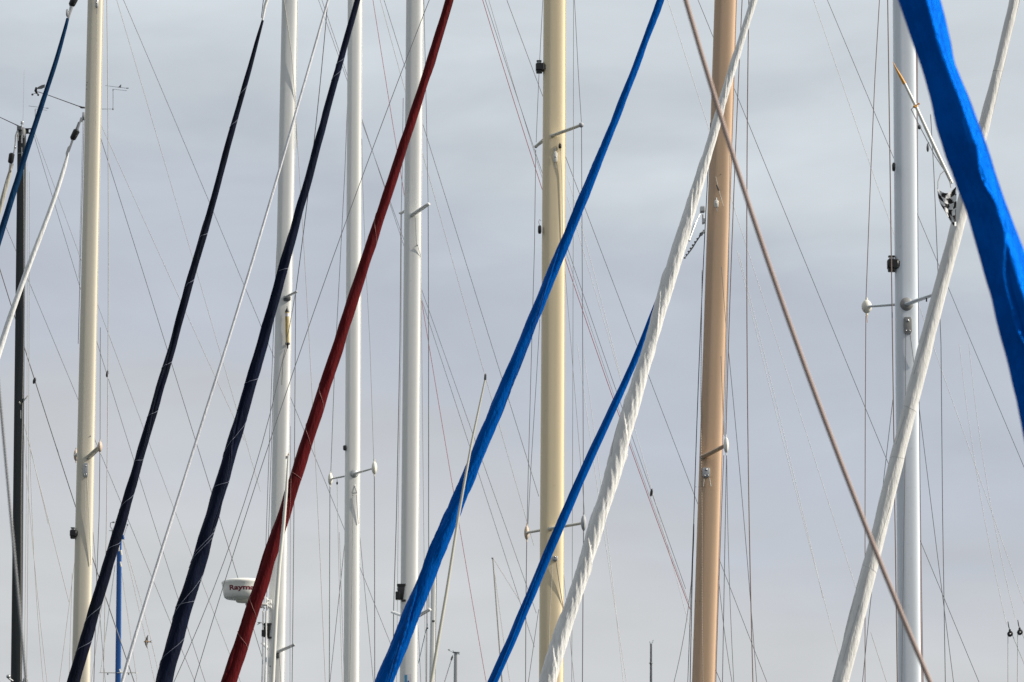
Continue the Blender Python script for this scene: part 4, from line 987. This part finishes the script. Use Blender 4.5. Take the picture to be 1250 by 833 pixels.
# ------------------------------------------------------------------ long diagonal stays (each a thing)
G = 'thin stays slanting down to the right'
G2 = 'thin stays slanting down to the left'
W = [
 ([(142.9,0),(161,65.5),(176,113),(204,210),(219,258),(242,336),(250,366),(265,420),(288,496),(318,600)], .6, 'wire_light', 55, 'faint pale stay from top of cream mast, leftmost of two there'),
 ([(150.5,0),(176,58),(209,133.5),(239,210),(278,303),(298,351),(327,420),(358,496),(381,538),(401,599),(421,648),(439,693.6),(474,779),(500,845)], .8, 'wire_grey', 56, 'long grey stay from beside the cream mast down past the radar mast'),
 ([(121,168),(136,210),(151,253),(176,331),(201.6,420),(227,498),(249.5,576),(267.6,633),(289,705),(310.5,772),(323,807)], 1.0, 'wire_grey', 49.3, 'dark stay leaving the hidden masthead, ending behind the radar dome'),
 ([(121,150),(151,210),(176,270),(201.6,328),(219,361),(239,406),(254,445),(275,490),(300,538)], .55, 'wire_light', 57, 'faint cream stay close to the dark one right of cream mast'),
 ([(41,165),(55,210),(82,301),(97,347),(121,425),(131,458),(151,521),(186,630),(199,678),(217,736),(237,790),(252,833)], .8, 'wire_grey', 47, 'stay with a small black bead just right of the cream mast'),
 ([(42,163),(59.5,210),(75.6,250),(97,311),(121,372),(136,420),(174,521),(214,628),(234,676),(250,720),(280,797),(294,833)], .75, 'wire_pale_grey', 47.5, 'pale stay from the black masthead crossing the cream mast'),
 ([(2,268),(19,303),(35,343.6),(50,376),(67,420),(96,488),(123.5,556),(149,616),(156,638),(184,701),(209,761.6),(237,829)], .75, 'wire_grey', 58, 'grey stay entering at the left edge and passing behind the blue mast'),
 ([(-2,322),(15,376),(31.5,430),(42,465),(58,513),(92,619),(112,671),(128.5,731),(144,774),(164,833)], 1.6, 'wire_mid', 46, 'thicker grey stay with a black bead beside the black mast'),
 ([(388,0),(411,65.5),(424,101),(441.5,143.6),(465.5,210),(489.4,278),(515,354),(538,420),(563,495.6),(590,569),(611,630),(641,706),(656,749)], .75, 'wire_grey', 60, 'grey stay from top passing behind two white masts, lower left of the pair'),
 ([(392,0),(423,88),(441.5,150),(458,197),(489.4,285),(515,345),(526.5,400),(550,485.5),(573,551),(598,630),(616,676),(633.6,731),(655,790)], .75, 'wire_grey', 61, 'grey stay running close beside another behind the second and third white masts'),
 ([(454.6,0),(466.7,68),(477,131),(484,179),(492,230),(503,300),(514,371),(524,425),(538,500.6),(553,596),(560.5,640.6),(573,711),(593,833)], .8, 'wire_red', 59, 'thin red stay passing behind the dark red sail and the thick blue sail'),
 ([(464,0),(494.5,106),(516,189),(522.7,217.6),(543,283),(563,361),(580.6,420),(601,483),(619,550),(638.6,621.6),(651,666)], .55, 'wire_light', 62, 'faint cream stay crossing the gap left of the yellow mast'),
 ([(468.7,0),(493,75.6),(516,153.7),(534,210),(568,316),(599.5,420),(613,460),(621,490.6),(646,568.7),(658,606.5)], .85, 'wire_grey', 58, 'dark stay crossing the gap left of the yellow mast'),
 ([(588,0),(611,68),(633.6,143.6),(661,227.6),(690,318),(709,366),(724,420),(748,487),(767.6,543.5),(783,584),(803,638),(828,706),(843,744)], 1.0, 'wire_red', 45, 'red halyard line slanting behind the yellow mast and both blue sails'),
 ([(592,0),(620,84),(651,176),(666,226),(695,308),(732,420),(750,468),(771,531),(795,601),(801.6,623),(838,719)], .85, 'wire_grey', 45.3, 'grey stay beside the red line with a black bead lower down'),
 ([(594,0),(625,90),(655,190),(688,290),(712,375),(740,465),(775,560),(806,640),(842,735)], .6, 'wire_pale_grey', 45.6, 'faint pale stay beside the red line'),
 ([(617.7,0),(641,53),(661,115),(690,194),(698,210),(714,258),(750,348.6),(776.5,420),(791.6,458),(823,538),(846.5,601),(873.5,671),(899,736),(917.6,784),(935,833)], .9, 'wire_grey', 50, 'long grey stay running behind the yellow mast and the tan mast'),
 ([(692,240),(706.7,285.6),(725,350),(744.5,420),(760,475),(776,530),(803,620),(838,740),(846,790)], .6, 'wire_white', 46.5, 'fine white stay right of the yellow mast, left one of a pair'),
 ([(693,215),(709,278),(730,350),(748,420),(757,460)], .6, 'wire_white', 46.8, 'fine white stay right of the yellow mast, short upper one'),
 ([(704,420),(719,511),(729,601),(738,656),(748,723),(765,833)], .6, 'wire_white', 47, 'fine white stay between narrow blue sail and yellow mast'),
 ([(714,433),(724,533),(733,591),(739,630),(750,711),(760,833)], .6, 'wire_white', 47.2, 'second fine white stay between narrow blue sail and yellow mast, steeper'),
 ([(815.5,0),(840.7,83),(863,151),(898.7,263),(924,336),(948,420),(969,480.5),(999.5,576),(1015,625),(1038,696),(1047,725)], .55, 'wire_white', 52, 'faint white stay passing behind the tan mast near its top'),
 ([(852,0),(869.7,41.6),(893.6,104.6),(914,151),(938,210),(964,273),(1000,362.5),(1024,420),(1055,495.6),(1085.7,567),(1123.5,662),(1151,726),(1195,833)], .95, 'wire_grey', 48, 'long dark grey stay behind the tan mast and the cool white mast'),
 ([(899,306),(926.5,415),(949,513),(979,630),(999.5,710),(1026,805)], .6, 'wire_white', 53, 'faint white stay between tan mast and brown rope'),
 ([(902,310),(930,420),(952,513),(975,600),(990,672),(1005,730)], .4, 'wire_white', 53.2, 'fainter white stay beside its twin between tan mast and brown rope'),
 ([(993,0),(1000,20),(1035,121),(1062,201.6),(1085.7,270.5),(1121,371),(1141,430),(1164,490.6),(1191.5,571),(1213,630),(1232,690),(1252,740)], .55, 'wire_white', 54, 'faint white stay starting right of the brown rope at the top'),
 ([(1010,0),(1050,96),(1088,186.5),(1119.7,261.7),(1147,326),(1159,353.6),(1186.5,420),(1220,500),(1249.5,568.7)], .9, 'wire_grey', 49, 'dark grey stay crossing behind the cool white mast near the top right'),
 ([(1170,420),(1178,470),(1190,560),(1209,680),(1229.5,762)], .4, 'wire_white', 55, 'faint line leading down to the left hanging pulley'),
 ([(1181,420),(1190,470),(1201,560),(1219,680),(1241.5,757)], .4, 'wire_white', 55.2, 'faint line leading down to the right hanging pulley'),
 ([(1062,772),(1070,790),(1082,833)], .55, 'wire_light', 52, 'short faint stay at the bottom beside the smooth white sail'),
]
beads = {4: [(131, 456.5, 1.6, 4.5)], 7: [(42, 465, 1.9, 4)], 14: [(795.2, 601.5, 1.7, 5)]}
for i, (pts, w, m_, D, lab) in enumerate(W):
    o = wire(pts, w, m_, D, 'rigging_wire', label=lab, group=G)
    for (x, y, a, b) in beads.get(i, []):
        u = S(D); MB().ell(P(x, y, D-.02), Vector((a*u, 0, -a*.2*u)), (0, a*u, 0), Vector((a*.5*u, 0, b*u))*1).build('bead', 'black_plastic', o)
wire([(361,357),(351,406),(347,425),(332,503),(318,561),(291.6,630),(272.7,683.5),(250,740),(214,833)], 1.1, 'wire_grey', 47, 'rigging_wire', label='dark stay from the canister mast, leaning left down to the wide navy sail', group=G2)
wire([(522,0),(500,62),(475.5,128.5),(446.6,210),(415,298),(371,420),(338,501),(317,566),(300.4,630),(283,686),(250,793),(237,833)], 1.15, 'wire_grey', 39, 'rigging_wire', label='long dark stay leaning left across the radar dome and two white masts', group=G2)

# hanging pulleys lower right
for (x, y, x2, lab) in ((1233, 774, 1230, 'small black pulley at lower right, left one of two'), (1245, 772, 1241.5, 'small black pulley at lower right, right one nearest the picture edge')):
    D = 45; u = S(D); rt = root('pulley_block', P(x, y, D), lab, 'pulley', 'hanging pulley blocks')
    k = MB(); k.lathe(P(x, y, D)+Vector((0, -.03, 0)), (0, 1, 0), [(0, 1.6*u), (.008, 3.4*u), (.05, 3.4*u), (.058, 1.6*u)], 20)
    k.box(P(x-.4, y-3.5, D), (1.1*u, 0, 0), (0, .02, 0), (0, 0, 2*u)); k.build('cheek', 'black_plastic', rt)
    MB().ell(P(x, y+.2, D-.034), (1.2*u, 0, 0), (0, .01, 0), (0, 0, 1.2*u)).build('pin', 'steel', rt)
    k = MB(); k.tube([P(x-.6, y-5, D), P(x-1.6, y-9, D), P(x-2.6, y-15, D)], [.4*u, .7*u, .5*u], 6); k.build('strop', 'wire_dark', rt)
    k = MB(); k.tube([P(x-2.6, y-1, D), P(x2+.4, 833, D), P(x2+.2, 990, D)], .4*u, 6); k.tube([P(x+2.6, y+1, D), P(x+17, y+36, D), P(x+60, y+140, D)], .35*u, 6); k.build('fall_line', 'wire_light', rt)

# swallow: one continuous body with swept wings and forked tail, banking
D = 122; u = S(D)
def swallow():
    k = MB(); c = (179.6, 783.6)
    def Q(x, y, z=0): return P(c[0]+x, c[1]+y, D+z*u)
    n = 10
    secs = [(-4.2, .15, .1), (-3.6, .7, .6), (-2.6, 1.15, 1.1), (-1.2, 1.45, 1.4), (.6, 1.3, 1.2), (2.2, .8, .7), (3.4, .45, .35)]
    vs = []; fs = []
    for (x, ry, rz) in secs:
        for j in range(n):
            a = 2*math.pi*j/n; vs.append(Q(x, ry*math.cos(a), rz*math.sin(a)))
    for i in range(len(secs)-1):
        for j in range(n):
            p = i*n+j; q = i*n+(j+1) % n; fs.append((p, q, q+n, p+n))
    fs.append(tuple(range(n-1, -1, -1))); fs.append(tuple((len(secs)-1)*n+j for j in range(n)))
    k.add(vs, fs, 1)
    for sg in (-1, 1):
        # wing outline stations: (span, leading x, trailing x)
        st = [(.6, -2.6, .9), (2.2, -2.5, .9), (4.2, -1.8, .9), (6.2, -.6, 1.0), (8.2, .9, 1.5)]
        if sg > 0: st = [(a, b-.6*a*.12, c_-.9*a*.12) for a, b, c_ in st]
        vs = []
        for (s_, xl, xt) in st:
            vs += [Q(xl, sg*s_, -.25*s_*.2), Q((xl+xt)/2, sg*s_, -.35-.05*s_), Q(xt, sg*s_, -.05*s_), Q((xl+xt)/2, sg*s_, .15-.05*s_)]
        fs = []
        for i in range(len(st)-1):
            for j in range(4):
                p = i*4+j; q = i*4+(j+1) % 4; fs.append((p, q, q+4, p+4))
        fs.append((0, 1, 2, 3)); e = (len(st)-1)*4; fs.append((e+3, e+2, e+1, e)); k.add(vs, fs, 0)
        a = [Q(2.8, 0, 0), Q(3.2, sg*.7, 0), Q(6.4, sg*1.6, 0), Q(4.6, sg*.15, 0)]; b = [v+Vector((0, .25*u, 0)) for v in a]
        k.add(a+b, [(0, 1, 2, 3), (7, 6, 5, 4)]+[(i, i+4, (i+1) % 4+4, (i+1) % 4) for i in range(4)], 0)
    return k
o = swallow().build('swallow', ['bird_brown', 'bird_belly'], None, ang=60)
tag(o, 'small brown swallow in flight between the navy furled sails', 'bird')

# ------------------------------------------------------------------ setting: harbour water
k = MB(); n = 60; X = 3000.0
k.add([(-X, -500, 0), (X, -500, 0), (X, 5500, 0), (-X, 5500, 0)], [(0, 1, 2, 3)])
wm, nt, b = principled('harbour_water'); L = nt.links.new
tc = N(nt, 'ShaderNodeTexCoord'); nz = N(nt, 'ShaderNodeTexNoise', Scale=1.6, Detail=6.0); L(tc.outputs['Object'], nz.inputs['Vector'])
bp = N(nt, 'ShaderNodeBump', Strength=.5, Distance=.08); L(nz.outputs['Fac'], bp.inputs['Height']); L(bp.outputs[0], b.inputs['Normal'])
b.inputs['Base Color'].default_value = (.02, .032, .038, 1); b.inputs['Roughness'].default_value = .18
o = k.build('water', 'harbour_water', None, smooth=False, origin=(0, 0, 0)); o['kind'] = 'structure'

# ------------------------------------------------------------------ sky, sun, camera
SUN_EL, SUN_AZ = 33.0, 97.0      # azimuth from +Y towards +X
w = bpy.data.worlds.new('World'); scene.world = w; w.use_nodes = True
nt = w.node_tree; L = nt.links.new; bg = nt.nodes['Background']
sky = N(nt, 'ShaderNodeTexSky', sky_type='NISHITA'); sky.sun_disc = False; sky.sun_elevation = R(SUN_EL); sky.sun_rotation = R(SUN_AZ)
sky.air_density = 1.2; sky.dust_density = 2.0
tc = N(nt, 'ShaderNodeTexCoord')
mp = N(nt, 'ShaderNodeMapping'); mp.inputs['Scale'].default_value = (7, 7, 26); mp.inputs['Location'].default_value = (3.1, .4, 1.7); L(tc.outputs['Generated'], mp.inputs[0])
n1 = N(nt, 'ShaderNodeTexNoise', Scale=1.0, Detail=5.0, Roughness=.5, Distortion=.3); L(mp.outputs[0], n1.inputs['Vector'])
mp2 = N(nt, 'ShaderNodeMapping'); mp2.inputs['Scale'].default_value = (17, 17, 46); mp2.inputs['Location'].default_value = (.3, 5.4, 2.2); L(tc.outputs['Generated'], mp2.inputs[0])
n2 = N(nt, 'ShaderNodeTexNoise', Scale=1.0, Detail=5.0, Roughness=.5, Distortion=.4); L(mp2.outputs[0], n2.inputs['Vector'])
sep = N(nt, 'ShaderNodeSeparateXYZ'); L(tc.outputs['Generated'], sep.inputs[0])
# height in the sky, bent by the noise, picks the cloud layer
a1 = N(nt, 'ShaderNodeMath', operation='MULTIPLY_ADD'); a1.inputs[1].default_value = .085; L(n1.outputs['Fac'], a1.inputs[0]); L(sep.outputs[2], a1.inputs[2])
a2 = N(nt, 'ShaderNodeMath', operation='MULTIPLY_ADD'); a2.inputs[1].default_value = .042; L(n2.outputs['Fac'], a2.inputs[0]); L(a1.outputs[0], a2.inputs[2])
a3 = N(nt, 'ShaderNodeMath', operation='MULTIPLY_ADD'); a3.inputs[1].default_value = .16; L(sep.outputs[0], a3.inputs[0]); L(a2.outputs[0], a3.inputs[2])
mr = N(nt, 'ShaderNodeMapRange'); mr.inputs[1].default_value = .064+.09; mr.inputs[2].default_value = .064+.26; L(a3.outputs[0], mr.inputs[0])
cr = N(nt, 'ShaderNodeValToRGB'); e = cr.color_ramp; e.interpolation = 'B_SPLINE'
stops = [(0.0, (.565, .580, .605)), (.14, (.575, .585, .600)), (.28, (.530, .548, .590)), (.38, (.472, .510, .580)), (.54, (.462, .502, .577)), (.68, (.522, .562, .608)), (.80, (.600, .645, .686)), (1.0, (.600, .650, .690))]
while len(e.elements) < len(stops): e.elements.new(.5)
for el, (p, c) in zip(e.elements, stops): el.position = p; el.color = (*c, 1)
L(mr.outputs[0], cr.inputs[0])
# brightness swell of the cloud layer
mb_ = N(nt, 'ShaderNodeMapRange'); mb_.inputs[1].default_value = .32; mb_.inputs[2].default_value = .68; mb_.inputs[3].default_value = 1.03*10; mb_.inputs[4].default_value = 1.18*10
L(n2.outputs['Fac'], mb_.inputs[0])
vm = N(nt, 'ShaderNodeVectorMath', operation='SCALE'); L(cr.outputs[0], vm.inputs[0]); L(mb_.outputs[0], vm.inputs['Scale'])
# unseen sky behind the camera is dimmed to deepen shade on masts and sails
mz = N(nt, 'ShaderNodeMapRange', interpolation_type='SMOOTHSTEP'); mz.inputs[1].default_value = -.6; mz.inputs[2].default_value = .55; mz.inputs[3].default_value = .66; mz.inputs[4].default_value = 1.0
L(sep.outputs[1], mz.inputs[0])
vm2 = N(nt, 'ShaderNodeVectorMath', operation='SCALE'); L(vm.outputs[0], vm2.inputs[0]); L(mz.outputs[0], vm2.inputs['Scale'])
mx = N(nt, 'ShaderNodeMix', data_type='RGBA'); mx.inputs[0].default_value = .93; L(sky.outputs[0], mx.inputs[6]); L(vm2.outputs[0], mx.inputs[7])
L(mx.outputs[2], bg.inputs[0]); bg.inputs[1].default_value = .1

sl = bpy.data.lights.new('sun', 'SUN'); sl.energy = 5.0; sl.angle = R(.53); sl.color = (1.0, .93, .82)
so = bpy.data.objects.new('sun', sl); col.objects.link(so)
d = Vector((math.sin(R(SUN_AZ))*math.cos(R(SUN_EL)), math.cos(R(SUN_AZ))*math.cos(R(SUN_EL)), math.sin(R(SUN_EL))))
so.rotation_euler = d.to_track_quat('Z', 'Y').to_euler(); so.location = (20, 20, 40)

cd = bpy.data.cameras.new('camera'); cam = bpy.data.objects.new('camera', cd); col.objects.link(cam)
cd.sensor_width = 36; cd.angle = HFOV; cam.location = (0, 0, CAMZ); cam.rotation_euler = (math.pi/2+PITCH, 0, 0)
cd.clip_start = .1; cd.clip_end = 9000
cd.dof.use_dof = True; cd.dof.focus_distance = 41; cd.dof.aperture_fstop = 12
scene.camera = cam
scene.view_settings.view_transform = 'Standard'; scene.view_settings.look = 'None'; scene.view_settings.exposure = 0
scene.render.film_transparent = False
